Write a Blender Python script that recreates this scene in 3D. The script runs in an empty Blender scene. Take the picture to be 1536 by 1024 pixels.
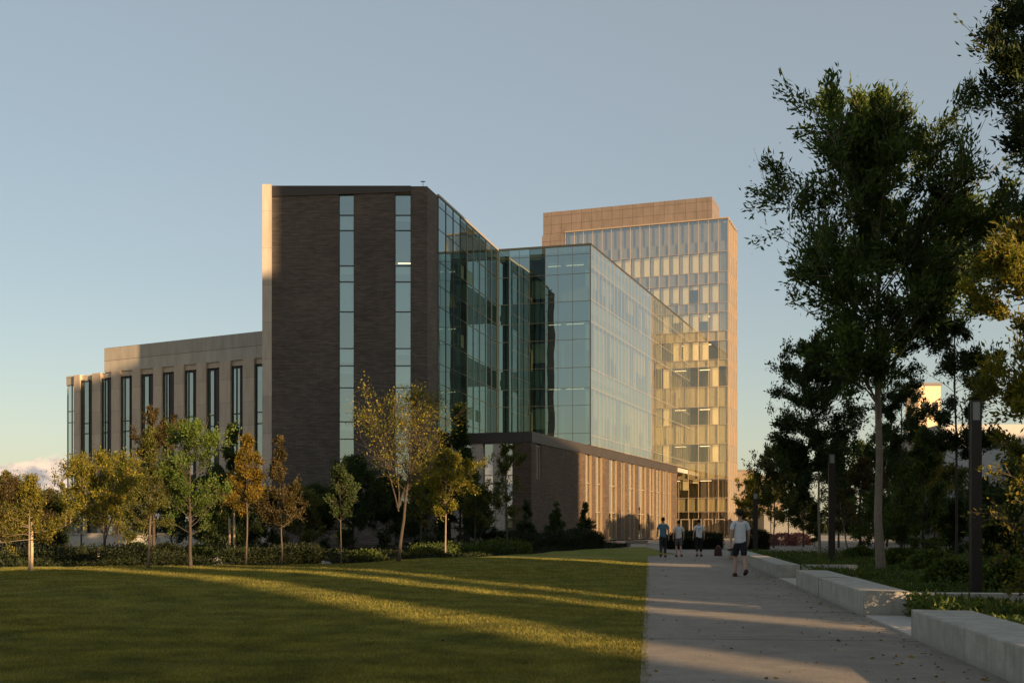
import bpy, bmesh, math, random
import numpy as np
from mathutils import Vector, Matrix

S = bpy.context.scene
COL = S.collection
R = math.radians
F, CX, HY, CAMH = 1750.0, 768.0, 792.0, 1.32      # pinhole model of the photograph


def at(px, Y, py=None):
    """world X (and Z) of a pixel at depth Y"""
    x = (px - CX) / F * Y
    return x if py is None else (x, CAMH + (HY - py) / F * Y)


def zat(py, Y):
    return CAMH + (HY - py) / F * Y


# ------------------------------------------------------------------ materials
def nodes(name):
    m = bpy.data.materials.new(name)
    m.use_nodes = True
    nt = m.node_tree
    nt.nodes.clear()
    out = nt.nodes.new('ShaderNodeOutputMaterial')
    return m, nt, out


def N(nt, t, **kw):
    n = nt.nodes.new('ShaderNode' + t)
    for k, v in kw.items():
        if k in n.inputs:
            n.inputs[k].default_value = v
        else:
            setattr(n, k, v)
    return n


def ramp(nt, stops, fac):
    r = nt.nodes.new('ShaderNodeValToRGB')
    e = r.color_ramp.elements
    while len(e) < len(stops):
        e.new(0.5)
    for i, (p, c) in enumerate(stops):
        e[i].position = p
        e[i].color = (*c, 1)
    nt.links.new(fac, r.inputs[0])
    return r.outputs[0]


def mixc(nt, a, b, fac, mode='MIX'):
    m = nt.nodes.new('ShaderNodeMix')
    m.data_type = 'RGBA'
    m.blend_type = mode
    for sock, v in ((m.inputs[6], a), (m.inputs[7], b), (m.inputs[0], fac)):
        if isinstance(v, (tuple, list)):
            sock.default_value = (*v, 1)
        elif isinstance(v, (int, float)):
            sock.default_value = v
        else:
            nt.links.new(v, sock)
    return m.outputs[2]


def coords(nt, kind='Object', scale=(1, 1, 1)):
    tc = nt.nodes.new('ShaderNodeTexCoord')
    mp = nt.nodes.new('ShaderNodeMapping')
    mp.inputs['Scale'].default_value = scale
    nt.links.new(tc.outputs[kind], mp.inputs[0])
    return mp.outputs[0]


def noise(nt, vec, scale, detail=4, rough=0.6):
    n = N(nt, 'TexNoise', Scale=scale, Detail=detail, Roughness=rough)
    nt.links.new(vec, n.inputs['Vector'])
    return n.outputs[0]


def finish(nt, out, col, rough=0.8, metal=0.0, bump=None, bstr=0.3, bdist=0.02, spec=0.5):
    p = nt.nodes.new('ShaderNodeBsdfPrincipled')
    if isinstance(col, (tuple, list)):
        p.inputs['Base Color'].default_value = (*col, 1)
    else:
        nt.links.new(col, p.inputs['Base Color'])
    p.inputs['Roughness'].default_value = rough
    p.inputs['Metallic'].default_value = metal
    p.inputs['Specular IOR Level'].default_value = spec
    if bump is not None:
        b = N(nt, 'Bump', Strength=bstr, Distance=bdist)
        nt.links.new(bump, b.inputs['Height'])
        nt.links.new(b.outputs[0], p.inputs['Normal'])
    nt.links.new(p.outputs[0], out.inputs[0])
    return p


def plain(name, c, rough=0.7, metal=0.0, var=0.25, scale=6.0, bstr=0.15, spec=0.4):
    """base colour broken up by two sizes of noise"""
    m, nt, out = nodes(name)
    v = coords(nt)
    n1 = noise(nt, v, scale, 5, 0.65)
    n2 = noise(nt, v, scale * 0.13, 3)
    lo = tuple(x * (1 - var) for x in c)
    hi = tuple(min(1, x * (1 + var)) for x in c)
    a = ramp(nt, [(0.3, lo), (0.7, hi)], n1)
    b = ramp(nt, [(0.3, lo), (0.7, hi)], n2)
    finish(nt, out, mixc(nt, a, b, 0.45), rough, metal, n1, bstr, 0.01, spec)
    return m


def brick(name, c, row=0.13, var=0.22):
    """long thin brick laid in courses; UVs are metres"""
    m, nt, out = nodes(name)
    uv = coords(nt, 'UV')
    b = N(nt, 'TexBrick', offset=0.5)
    b.inputs['Scale'].default_value = 1.0
    b.inputs['Brick Width'].default_value = row * 4.2
    b.inputs['Row Height'].default_value = row
    b.inputs['Mortar Size'].default_value = 0.016
    b.inputs['Mortar Smooth'].default_value = 0.3
    b.inputs['Bias'].default_value = -0.1
    b.inputs['Color1'].default_value = (*[x * (1 - var) for x in c], 1)
    b.inputs['Color2'].default_value = (*[x * (1 + var) for x in c], 1)
    b.inputs['Mortar'].default_value = (*[x * 0.62 for x in c], 1)
    nt.links.new(uv, b.inputs['Vector'])
    sv = coords(nt, 'UV', (0.45, 6.5, 1))
    st = noise(nt, sv, 1.0, 5, 0.7)
    big = noise(nt, uv, 0.16, 3)
    col = mixc(nt, b.outputs[0], ramp(nt, [(0.3, (.62, .62, .62)), (0.7, (1.4, 1.36, 1.32))], st), 0.8, 'MULTIPLY')
    col = mixc(nt, col, ramp(nt, [(0.3, (.8, .8, .82)), (0.7, (1.2, 1.17, 1.12))], big), 1.0, 'MULTIPLY')
    finish(nt, out, col, 0.8, 0, st, 0.5, 0.03, 0.3)
    return m


def panel(name, c, w, h, joint=0.02, rough=0.6, var=0.12, spec=0.4, metal=0.0):
    """cladding panels with thin joints, UVs are metres"""
    m, nt, out = nodes(name)
    uv = coords(nt, 'UV')
    b = N(nt, 'TexBrick', offset=0.0)
    b.inputs['Scale'].default_value = 1.0
    b.inputs['Brick Width'].default_value = w
    b.inputs['Row Height'].default_value = h
    b.inputs['Mortar Size'].default_value = joint
    b.inputs['Color1'].default_value = (*[x * (1 - var) for x in c], 1)
    b.inputs['Color2'].default_value = (*[min(1, x * (1 + var)) for x in c], 1)
    b.inputs['Mortar'].default_value = (*[x * 0.45 for x in c], 1)
    nt.links.new(uv, b.inputs['Vector'])
    n = noise(nt, coords(nt, 'UV', (1.2, 0.25, 1)), 1.5, 5)
    col = mixc(nt, b.outputs[0], ramp(nt, [(0.3, (.84, .83, .82)), (0.7, (1.1, 1.1, 1.1))], n), 1.0, 'MULTIPLY')
    finish(nt, out, col, rough, metal, n, 0.1, 0.01, spec)
    return m


def glass(name, tint, refl, base=0.3, tilt=0.012, rough=0.0):
    """coated facade glazing: part mirror, part tinted view inside; each pane a hair out of true"""
    m, nt, out = nodes(name)
    geo = nt.nodes.new('ShaderNodeNewGeometry')
    wn = N(nt, 'TexWhiteNoise', noise_dimensions='1D')
    nt.links.new(geo.outputs['Random Per Island'], wn.inputs['W'])
    sub = N(nt, 'VectorMath', operation='SUBTRACT')
    sub.inputs[1].default_value = (.5, .5, .5)
    nt.links.new(wn.outputs['Color'], sub.inputs[0])
    sc = N(nt, 'VectorMath', operation='SCALE')
    sc.inputs['Scale'].default_value = tilt
    nt.links.new(sub.outputs[0], sc.inputs[0])
    wv = N(nt, 'TexNoise', Scale=0.5, Detail=1.0)
    nt.links.new(coords(nt), wv.inputs['Vector'])
    s2 = N(nt, 'VectorMath', operation='SUBTRACT')
    s2.inputs[1].default_value = (.5, .5, .5)
    nt.links.new(wv.outputs['Color'], s2.inputs[0])
    s3 = N(nt, 'VectorMath', operation='SCALE')
    s3.inputs['Scale'].default_value = tilt * 1.2
    nt.links.new(s2.outputs[0], s3.inputs[0])
    a1 = N(nt, 'VectorMath', operation='ADD')
    nt.links.new(geo.outputs['Normal'], a1.inputs[0])
    nt.links.new(sc.outputs[0], a1.inputs[1])
    a2 = N(nt, 'VectorMath', operation='ADD')
    nt.links.new(a1.outputs[0], a2.inputs[0])
    nt.links.new(s3.outputs[0], a2.inputs[1])
    nm = N(nt, 'VectorMath', operation='NORMALIZE')
    nt.links.new(a2.outputs[0], nm.inputs[0])
    g = N(nt, 'BsdfGlossy', Roughness=rough)
    g.inputs['Color'].default_value = (*refl, 1)
    nt.links.new(nm.outputs[0], g.inputs['Normal'])
    t = N(nt, 'BsdfTransparent')
    t.inputs['Color'].default_value = (*tint, 1)
    lw = N(nt, 'LayerWeight', Blend=0.5)
    pw = N(nt, 'Math', operation='POWER')
    pw.inputs[1].default_value = 4.0
    nt.links.new(lw.outputs['Facing'], pw.inputs[0])
    mr = N(nt, 'MapRange')
    mr.inputs['To Min'].default_value = base
    mr.inputs['To Max'].default_value = 0.97
    nt.links.new(pw.outputs[0], mr.inputs['Value'])
    mx = N(nt, 'MixShader')
    nt.links.new(mr.outputs[0], mx.inputs[0])
    nt.links.new(t.outputs[0], mx.inputs[1])
    nt.links.new(g.outputs[0], mx.inputs[2])
    nt.links.new(mx.outputs[0], out.inputs[0])
    return m


def leafmat(name, c1, c2, c3, trans=0.35):
    m, nt, out = nodes(name)
    geo = nt.nodes.new('ShaderNodeNewGeometry')
    col = ramp(nt, [(0.0, c1), (0.5, c2), (1.0, c3)], geo.outputs['Random Per Island'])
    n = noise(nt, coords(nt), 1.3, 3)
    col = mixc(nt, col, ramp(nt, [(0.35, (.6, .6, .6)), (0.65, (1.35, 1.3, 1.2))], n), 1.0, 'MULTIPLY')
    d = N(nt, 'BsdfDiffuse')
    t = N(nt, 'BsdfTranslucent')
    nt.links.new(col, d.inputs[0])
    nt.links.new(mixc(nt, col, (1.25, 1.2, .6), 1.0, 'MULTIPLY'), t.inputs[0])
    mx = N(nt, 'MixShader')
    mx.inputs[0].default_value = trans
    nt.links.new(d.outputs[0], mx.inputs[1])
    nt.links.new(t.outputs[0], mx.inputs[2])
    g = N(nt, 'BsdfGlossy', Roughness=0.6)
    mx2 = N(nt, 'MixShader')
    mx2.inputs[0].default_value = 0.02
    nt.links.new(mx.outputs[0], mx2.inputs[1])
    nt.links.new(g.outputs[0], mx2.inputs[2])
    nt.links.new(mx2.outputs[0], out.inputs[0])
    return m


def emitter(name, c, s):
    m, nt, out = nodes(name)
    e = N(nt, 'Emission', Strength=s)
    e.inputs[0].default_value = (*c, 1)
    nt.links.new(e.outputs[0], out.inputs[0])
    return m


M = {}
M['brick'] = brick('dark_brick', (.090, .077, .069))
M['brick_sunlit'] = brick('sunlit_dark_brick', (.086, .061, .043))  # same brick as the block, with warm sunlight put into its colour
M['coping'] = plain('dark_coping', (.045, .036, .032), .5, 0.2)
M['beige'] = panel('beige_panel', (.51, .405, .305), 40, 2.1, 0.012)
M['beige_top'] = panel('beige_parapet_panel', (.38, .34, .285), 40, 1.25, 0.03)
M['pale'] = panel('pale_panel', (.40, .345, .29), 40, 3.0, 0.012)
M['copper'] = panel('copper_panel', (.25, .195, .155), 1.36, 1.5, 0.02, 0.5, 0.1)
M['penthouse'] = panel('brown_penthouse_panel', (.165, .132, .115), 1.5, 1.25, 0.03, 0.5, 0.06)
M['fin'] = plain('copper_fin', (.29, .235, .185), .5, .1, .1)
M['sunstrip_fin'] = plain('sunstrip_metal_fin', (.30, .215, .125), .35, .35, .1)  # gold of the sunlit strips is put into this colour
M['blind_glow'] = plain('glow_tinted_curtain', (.66, .50, .23), .9, 0, .15, 1.5)  # golden reflection on the far glass half, painted as curtain colour
M['spandrel_glow'] = plain('glow_tinted_spandrel', (.34, .30, .195), .6, 0, .12, 1.5)  # brownish lower spandrels with the golden glow added to their colour
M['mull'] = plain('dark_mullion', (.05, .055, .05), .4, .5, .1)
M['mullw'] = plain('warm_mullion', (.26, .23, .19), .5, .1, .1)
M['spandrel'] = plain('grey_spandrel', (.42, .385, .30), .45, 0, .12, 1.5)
M['spandrel_teal'] = plain('teal_spandrel', (.05, .085, .08), .35, 0, .12, 1.5)
M['slab'] = plain('floor_slab_concrete', (.30, .29, .26), .8)
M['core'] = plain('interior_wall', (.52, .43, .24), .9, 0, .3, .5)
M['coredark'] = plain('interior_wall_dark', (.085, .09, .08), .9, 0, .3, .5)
M['blind'] = plain('cream_blind', (.72, .66, .50), .9, 0, .08, 1.0)
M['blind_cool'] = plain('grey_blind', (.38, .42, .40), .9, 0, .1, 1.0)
M['g_strip'] = glass('strip_glass', (.62, .74, .72), (.80, .95, .93), .34)
M['g_teal'] = glass('teal_glass', (.20, .29, .27), (.52, .635, .625), .60, .008)
M['g_dark'] = glass('clear_teal_glass', (.20, .27, .25), (.45, .58, .56), .07)
M['g_box'] = glass('curtain_glass', (.6, .66, .56), (.98, .95, .87), .54, .005)
M['g_tower'] = glass('tower_glass', (.86, .85, .74), (.98, .98, .93), .38, .010)
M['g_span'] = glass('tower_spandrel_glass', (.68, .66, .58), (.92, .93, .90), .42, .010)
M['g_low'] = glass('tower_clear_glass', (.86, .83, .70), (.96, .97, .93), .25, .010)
M['g_wing'] = glass('wing_glass', (.55, .60, .57), (.78, .88, .86), .40)
M['g_podium'] = glass('podium_glass', (.6, .6, .5), (1, .97, .92), .58, .015)
def concrete(name, c):
    m, nt, out = nodes(name)
    v = coords(nt)
    fine = noise(nt, v, 38, 4, .8)
    mid = noise(nt, v, 2.6, 6, .7)
    st = noise(nt, coords(nt, 'Object', (5, 5, .45)), 1.6, 5, .65)
    sx_ = N(nt, 'SeparateXYZ')
    nt.links.new(v, sx_.inputs[0])
    col = ramp(nt, [(.3, tuple(x * .86 for x in c)), (.7, tuple(x * 1.12 for x in c))], fine)
    col = mixc(nt, col, ramp(nt, [(.3, (.72, .71, .69)), (.7, (1.15, 1.14, 1.12))], mid), 1.0, 'MULTIPLY')
    col = mixc(nt, col, ramp(nt, [(.34, (.55, .53, .50)), (.5, (1, 1, 1))], st), .4, 'MULTIPLY')
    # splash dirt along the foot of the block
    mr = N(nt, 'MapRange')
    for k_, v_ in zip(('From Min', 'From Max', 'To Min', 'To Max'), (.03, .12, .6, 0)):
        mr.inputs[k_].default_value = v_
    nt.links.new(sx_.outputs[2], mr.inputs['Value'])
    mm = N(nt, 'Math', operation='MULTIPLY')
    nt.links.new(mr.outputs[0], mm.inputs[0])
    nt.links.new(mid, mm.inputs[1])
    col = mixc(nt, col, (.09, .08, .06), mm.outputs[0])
    finish(nt, out, col, .85, 0, fine, .35, .008, .35)
    return m


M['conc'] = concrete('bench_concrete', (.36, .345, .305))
M['conc2'] = plain('pale_concrete', (.40, .37, .33), .85, 0, .18, 3.0)
M['post'] = plain('bronze_post', (.022, .017, .014), .38, .3, .15)
M['lens'] = plain('frosted_lens', (.24, .24, .22), .3, 0, .05)
M['bark'] = plain('grey_bark', (.075, .06, .047), .9, 0, .45, 9.0, .6)
M['barkdark'] = plain('dark_bark', (.05, .038, .03), .9, 0, .4, 9.0, .6)
M['barkpale'] = plain('pale_bark', (.19, .15, .11), .9, 0, .35, 9.0, .5)
M['stake'] = plain('weathered_wood', (.40, .30, .20), .8)
M['roof'] = plain('grey_roof', (.15, .15, .15), .8)
M['white'] = plain('white_render', (.36, .36, .36), .8, 0, .06, 1.0)
M['cream'] = plain('cream_render', (.60, .47, .33), .8, 0, .06, 1.0)
M['tan'] = plain('tan_render', (.19, .145, .11), .8, 0, .08, 1.0)
M['grey'] = plain('grey_render', (.15, .15, .15), .8, 0, .1, 1.0)
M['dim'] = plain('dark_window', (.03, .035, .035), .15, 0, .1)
M['rock'] = plain('pale_rock', (.20, .195, .18), .9, 0, .35, 5.0, .6)
M['lamp_in'] = emitter('office_ceiling_lamp', (1.0, .72, .38), 1.6)

LC = {
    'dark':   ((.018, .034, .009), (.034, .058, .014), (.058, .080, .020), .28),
    'big':    ((.032, .062, .014), (.058, .100, .022), (.11, .145, .032), .38),
    'green':  ((.045, .085, .014), (.075, .125, .020), (.12, .155, .028), .40),
    'olive':  ((.040, .055, .012), (.075, .088, .018), (.13, .12, .022), .40),
    'yellow': ((.06, .09, .012), (.17, .17, .020), (.32, .25, .026), .45),
    'gold':   ((.040, .062, .012), (.12, .12, .016), (.25, .19, .022), .45),
    'orange': ((.065, .070, .012), (.17, .125, .015), (.29, .18, .020), .45),
    'russet': ((.032, .028, .010), (.058, .046, .014), (.09, .062, .018), .32),
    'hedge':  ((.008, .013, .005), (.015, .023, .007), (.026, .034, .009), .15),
    'cover':  ((.030, .056, .012), (.060, .095, .018), (.12, .14, .026), .40),
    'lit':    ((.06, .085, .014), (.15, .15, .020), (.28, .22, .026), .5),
    'pink':   ((.05, .05, .02), (.42, .14, .15), (.5, .3, .3), .3),
}
LM = {k: leafmat('leaf_' + k, *v) for k, v in LC.items()}


# ------------------------------------------------------------------ mesh helpers
class MB:
    def __init__(self):
        self.v, self.f, self.uv = [], [], []

    def quad(self, pts, uvs=None):
        i = len(self.v)
        self.v += [tuple(p) for p in pts]
        self.f.append(tuple(range(i, i + len(pts))))
        self.uv.append(uvs or [(p[0] + p[1], p[2]) for p in pts])

    def hexa(self, p, du, dn, h, u0=0, n0=0, z0=0):
        """p: 8 corners (bottom 4, top 4), order s0n0,s1n0,s1n1,s0n1"""
        u1, n1, z1 = u0 + du, n0 + dn, z0 + h
        self.quad([p[0], p[3], p[2], p[1]], [(u0, n0), (u0, n1), (u1, n1), (u1, n0)])
        self.quad([p[4], p[5], p[6], p[7]], [(u0, n0), (u1, n0), (u1, n1), (u0, n1)])
        self.quad([p[0], p[1], p[5], p[4]], [(u0, z0), (u1, z0), (u1, z1), (u0, z1)])
        self.quad([p[2], p[3], p[7], p[6]], [(u1, z0), (u0, z0), (u0, z1), (u1, z1)])
        self.quad([p[1], p[2], p[6], p[5]], [(n0, z0), (n1, z0), (n1, z1), (n0, z1)])
        self.quad([p[3], p[0], p[4], p[7]], [(n1, z0), (n0, z0), (n0, z1), (n1, z1)])

    def fbox(self, fr, s0, s1, n0, n1, z0, z1):
        p = [fr.pt(s, n, z) for z in (z0, z1) for s, n in ((s0, n0), (s1, n0), (s1, n1), (s0, n1))]
        self.hexa(p, s1 - s0, n1 - n0, z1 - z0, s0, n0, z0)

    def box(self, x0, x1, y0, y1, z0, z1):
        self.fbox(WORLD, x0, x1, y0, y1, z0, z1)

    def prism(self, poly, z0, z1):
        n = len(poly)
        self.quad([(x, y, z0) for x, y in poly[::-1]], [(x, y) for x, y in poly[::-1]])
        self.quad([(x, y, z1) for x, y in poly], [(x, y) for x, y in poly])
        for i in range(n):
            (x0, y0), (x1, y1) = poly[i], poly[(i + 1) % n]
            L = math.hypot(x1 - x0, y1 - y0)
            self.quad([(x0, y0, z0), (x1, y1, z0), (x1, y1, z1), (x0, y0, z1)],
                      [(0, z0), (L, z0), (L, z1), (0, z1)])

    def pane(self, fr, s0, s1, n, z0, z1):
        self.quad([fr.pt(s0, n, z0), fr.pt(s1, n, z0), fr.pt(s1, n, z1), fr.pt(s0, n, z1)],
                  [(s0, z0), (s1, z0), (s1, z1), (s0, z1)])

    def build(self, name, mat, parent=None, bevel=0.0, recalc=True):
        me = bpy.data.meshes.new(name)
        me.from_pydata(self.v, [], self.f)
        ul = me.uv_layers.new(name='UVMap')
        flat = [c for face in self.uv for uv in face for c in uv]
        ul.data.foreach_set('uv', flat)
        if recalc:
            bm = bmesh.new()
            bm.from_mesh(me)
            bmesh.ops.recalc_face_normals(bm, faces=bm.faces)
            bm.to_mesh(me)
            bm.free()
        me.materials.append(mat)
        o = bpy.data.objects.new(name, me)
        COL.objects.link(o)
        if bevel:
            bm = bmesh.new()
            bm.from_mesh(me)
            bmesh.ops.remove_doubles(bm, verts=bm.verts, dist=1e-4)
            bmesh.ops.bevel(bm, geom=list(bm.edges), offset=bevel, segments=2, affect='EDGES', profile=0.5)
            bm.to_mesh(me)
            bm.free()
        if parent:
            put(o, parent)
        return o


class Many:
    """like MB, but every box becomes an object of its own"""
    def __init__(self, name, mat, parent):
        self.a = (name, mat, parent)

    def fbox(self, *a):
        b = MB()
        b.fbox(*a)
        return b.build(*self.a)


class FR:
    def __init__(self, o, d, n):
        self.o, self.d, self.n = o, d, n

    def xy(self, s, n=0.0):
        return (self.o[0] + self.d[0] * s + self.n[0] * n, self.o[1] + self.d[1] * s + self.n[1] * n)

    def pt(self, s, n, z):
        return (*self.xy(s, n), z)

    def s_at(self, px):
        k = (px - CX) / F
        return (k * self.o[1] - self.o[0]) / (self.d[0] - k * self.d[1])

    def z_at(self, px, py, n=0.0):
        Y = self.xy(self.s_at(px), n)[1]
        return zat(py, Y)


WORLD = FR((0, 0), (1, 0), (0, 1))


def put(o, parent):
    """parent without moving: parents here sit unrotated, so shift by their location"""
    o.parent = parent
    o.matrix_parent_inverse = Matrix.Translation(parent_world(parent)).inverted()


def parent_world(p):
    v = Vector(p.location)
    q = p
    while q.parent:
        v = v + q.matrix_parent_inverse.translation
        q = q.parent
        v = v + Vector(q.location)
    return v


def tag(o, label=None, cat=None, group=None, kind=None):
    for k, v in (('label', label), ('category', cat), ('group', group), ('kind', kind)):
        if v:
            o[k] = v
    return o


def empty(name, loc, label, cat, group=None):
    o = bpy.data.objects.new(name, None)
    o.empty_display_size = 0.3
    COL.objects.link(o)
    o.location = loc
    return tag(o, label, cat, group)


def npmesh(name, verts, faces, mat, parent=None, smooth=False, k=4):
    me = bpy.data.meshes.new(name)
    verts = np.asarray(verts, np.float32)
    faces = np.asarray(faces, np.int32)
    me.vertices.add(len(verts))
    me.vertices.foreach_set('co', verts.ravel())
    me.loops.add(faces.size)
    me.loops.foreach_set('vertex_index', faces.ravel())
    me.polygons.add(len(faces))
    me.polygons.foreach_set('loop_start', np.arange(0, faces.size, faces.shape[1], dtype=np.int32))
    me.polygons.foreach_set('loop_total', np.full(len(faces), faces.shape[1], np.int32))
    me.polygons.foreach_set('use_smooth', np.full(len(faces), smooth, bool))
    me.update(calc_edges=True)
    me.validate()
    me.materials.append(mat)
    o = bpy.data.objects.new(name, me)
    COL.objects.link(o)
    if parent:
        put(o, parent)
    return o


def unit(a):
    return a / np.maximum(np.linalg.norm(a, axis=-1, keepdims=True), 1e-9)


def leaf_quads(P, D, L, W, rng, spread=0.9, up=0.2):
    """rhombic folded leaves at P pointing roughly along D"""
    n = len(P)
    a = unit(unit(D) + rng.normal(0, spread, (n, 3)) * 0.6 + np.array([0, 0, up]))
    r = rng.normal(0, 1, (n, 3))
    b = unit(np.cross(a, r))
    c = np.cross(a, b)
    l = (L * rng.uniform(.45, 1.5, n))[:, None]
    w = (W * rng.uniform(.7, 1.3, n))[:, None]
    mid = P + a * l * .45
    v = np.stack([P, mid + b * w + c * w * .35, P + a * l, mid - b * w + c * w * .35], 1).reshape(-1, 3)
    f = np.arange(4 * n).reshape(n, 4)
    return v, f


def tubes(paths, sides=6):
    V, Fc = [], []
    base = 0
    ang = np.linspace(0, 2 * np.pi, sides, endpoint=False)
    for pts, rad in paths:
        pts = np.asarray(pts, float)
        n = len(pts)
        t = np.gradient(pts, axis=0)
        t = unit(t)
        ref = np.where(np.abs(t[:, 2:3]) > .9, np.array([[1., 0, 0]]), np.array([[0, 0, 1.]]))
        a = unit(np.cross(t, ref))
        b = np.cross(t, a)
        rad = np.asarray(rad, float)[:, None, None]
        ring = pts[:, None, :] + rad * (np.cos(ang)[None, :, None] * a[:, None, :] + np.sin(ang)[None, :, None] * b[:, None, :])
        V.append(ring.reshape(-1, 3))
        i = np.arange(n - 1)[:, None] * sides
        j = np.arange(sides)[None, :]
        jn = (j + 1) % sides
        q = np.stack([i + j, i + jn, i + sides + jn, i + sides + j], -1).reshape(-1, 4) + base
        Fc.append(q)
        base += n * sides
    return np.concatenate(V), np.concatenate(Fc)


PROF = {
    'cone': lambda t: (1 - t) ** 1.3 * (.75 + .25 * min(1, t * 6)) + .035,
    'spire': lambda t: (1 - t) ** 1.7 * (.7 + .3 * min(1, t * 5)) + .05,
    'oval': lambda t: math.sin(math.pi * min(1, .12 + .88 * t) ** .9) ** .7 * .97 + .05,
    'vase': lambda t: (.35 + .65 * math.sin(math.pi * min(1, t * .62 + .18))) * (1 if t < .85 else .7),
    'umb': lambda t: math.cos((t - .35) * 1.5) ** 1.2,
    'shrub': lambda t: (1 - t * .8) * (.75 + .25 * math.sin(t * 9)),
}


def tree(name, label, cat, X, Y, H, cb, rad, prof, leaf, nleaf, llen, tr, seed, nl=26, upang=35,
         bark='bark', lean=(0, 0), stems=None, group=None, wid=.26, sig=.085, z0=0.0, twigs=5, core=0.0):
    rng = np.random.default_rng(seed)
    root = empty(name, (X, Y, z0), label, cat, group)
    paths, tw_p, tw_d = [], [], []
    nseg = 9

    def trunk_path(lx, ly, h, r0, start=(0, 0, 0), bow=0.0):
        t = np.linspace(0, 1, nseg)
        wob = np.cumsum(rng.normal(0, h * .0035, (nseg, 2)), 0)
        wob[0] = 0
        p = np.zeros((nseg, 3))
        p[:, 0] = start[0] + lx * (t ** (1 + bow)) + wob[:, 0]
        p[:, 1] = start[1] + ly * (t ** (1 + bow)) + wob[:, 1]
        p[:, 2] = start[2] + (h - start[2]) * t
        return p, r0 * (1 - t * .86)

    mains = []
    p, r = trunk_path(lean[0], lean[1], H, tr)
    r[0] *= 1.2
    mains.append((p, r))
    for st in (stems or []):
        mains.append(trunk_path(st[0], st[1], st[2] * H, tr * .46, (0, 0, st[3] * H), .1))
    paths += mains
    for mi, (mp, mr) in enumerate(mains):
        share = nl if mi == 0 else int(nl * .5)
        for i in range(share):
            t = rng.uniform(0, 1) ** .95 if i else .98
            f = cb + (1 - cb) * t if mi == 0 else .25 + .75 * t
            g = f * (nseg - 1)
            k = min(int(g), nseg - 2)
            bp = mp[k] + (mp[k + 1] - mp[k]) * (g - k)
            tt = max(0, (bp[2] / H - cb) / (1 - cb))
            L = rad * max(.05, PROF[prof](min(tt, 1))) * rng.uniform(.62, 1.18)
            if mi:
                L *= .6
            az = i * 2.39996 + rng.normal(0, .5)
            el = R(upang + (22 if prof in ('cone', 'spire') else 32) * tt) + rng.normal(0, .16)
            cap = max(.06 * rad, (H * rng.uniform(.95, 1.03) - bp[2]) / max(.15, math.sin(el) + .16))
            L = min(L, cap * max(.35, math.cos(el)) ** .6)
            m = 6
            s = np.linspace(0, 1, m)
            d = np.array([math.cos(az) * math.cos(el), math.sin(az) * math.cos(el), math.sin(el)])
            bend = np.array([0, 0, rng.normal(.05, .12)])
            lp = bp + np.outer(s, d * L / max(.35, math.cos(el)) ** .6) + np.outer(s ** 2, bend * L) + np.cumsum(rng.normal(0, L * .018, (m, 3)), 0)
            lp[0] = bp
            rr = max(.010, float(np.interp(g, np.arange(nseg), mr)) * .34)
            paths.append((lp, rr * (1 - s * .85)))
            nt_ = max(2, int(twigs * (.5 + L / rad)))
            for q in range(nt_):
                s0 = rng.uniform(.25, 1.0)
                gi = s0 * (m - 1)
                kk = min(int(gi), m - 2)
                tp = lp[kk] + (lp[kk + 1] - lp[kk]) * (gi - kk)
                td = unit(unit(lp[-1] - lp[0]) * .7 + rng.normal(0, .6, 3) + np.array([0, 0, .2]))
                tl = L * rng.uniform(.18, .42) + .05
                tq = tp + np.outer(np.linspace(0, 1, 4), td * tl)
                paths.append((tq, max(.009, rr * .3) * np.linspace(1, .35, 4)))
                tw_p.append(tq)
                tw_d.append(td)
    V, Fc = tubes(paths, 6)
    npmesh('trunk', V + np.array([X, Y, z0]), Fc, M[bark], root, True)
    tw = np.array(tw_p)
    td = np.array(tw_d)
    wgt = rng.gamma(.85, 1, len(tw))
    idx = rng.choice(len(tw), nleaf, p=wgt / wgt.sum())
    s = rng.uniform(.1, 1.08, nleaf) * 3
    k = np.minimum(s.astype(int), 2)
    P = tw[idx, k] + (tw[idx, k + 1] - tw[idx, k]) * (s - k)[:, None]
    P = P + rng.normal(0, sig * rad * .5 + .02, (nleaf, 3))
    P[:, 2] = np.maximum(P[:, 2], .05)
    v, f = leaf_quads(P, td[idx], llen, llen * wid, rng)
    npmesh('crown', v + np.array([X, Y, z0]), f, LM[leaf], root)
    return root


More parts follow.
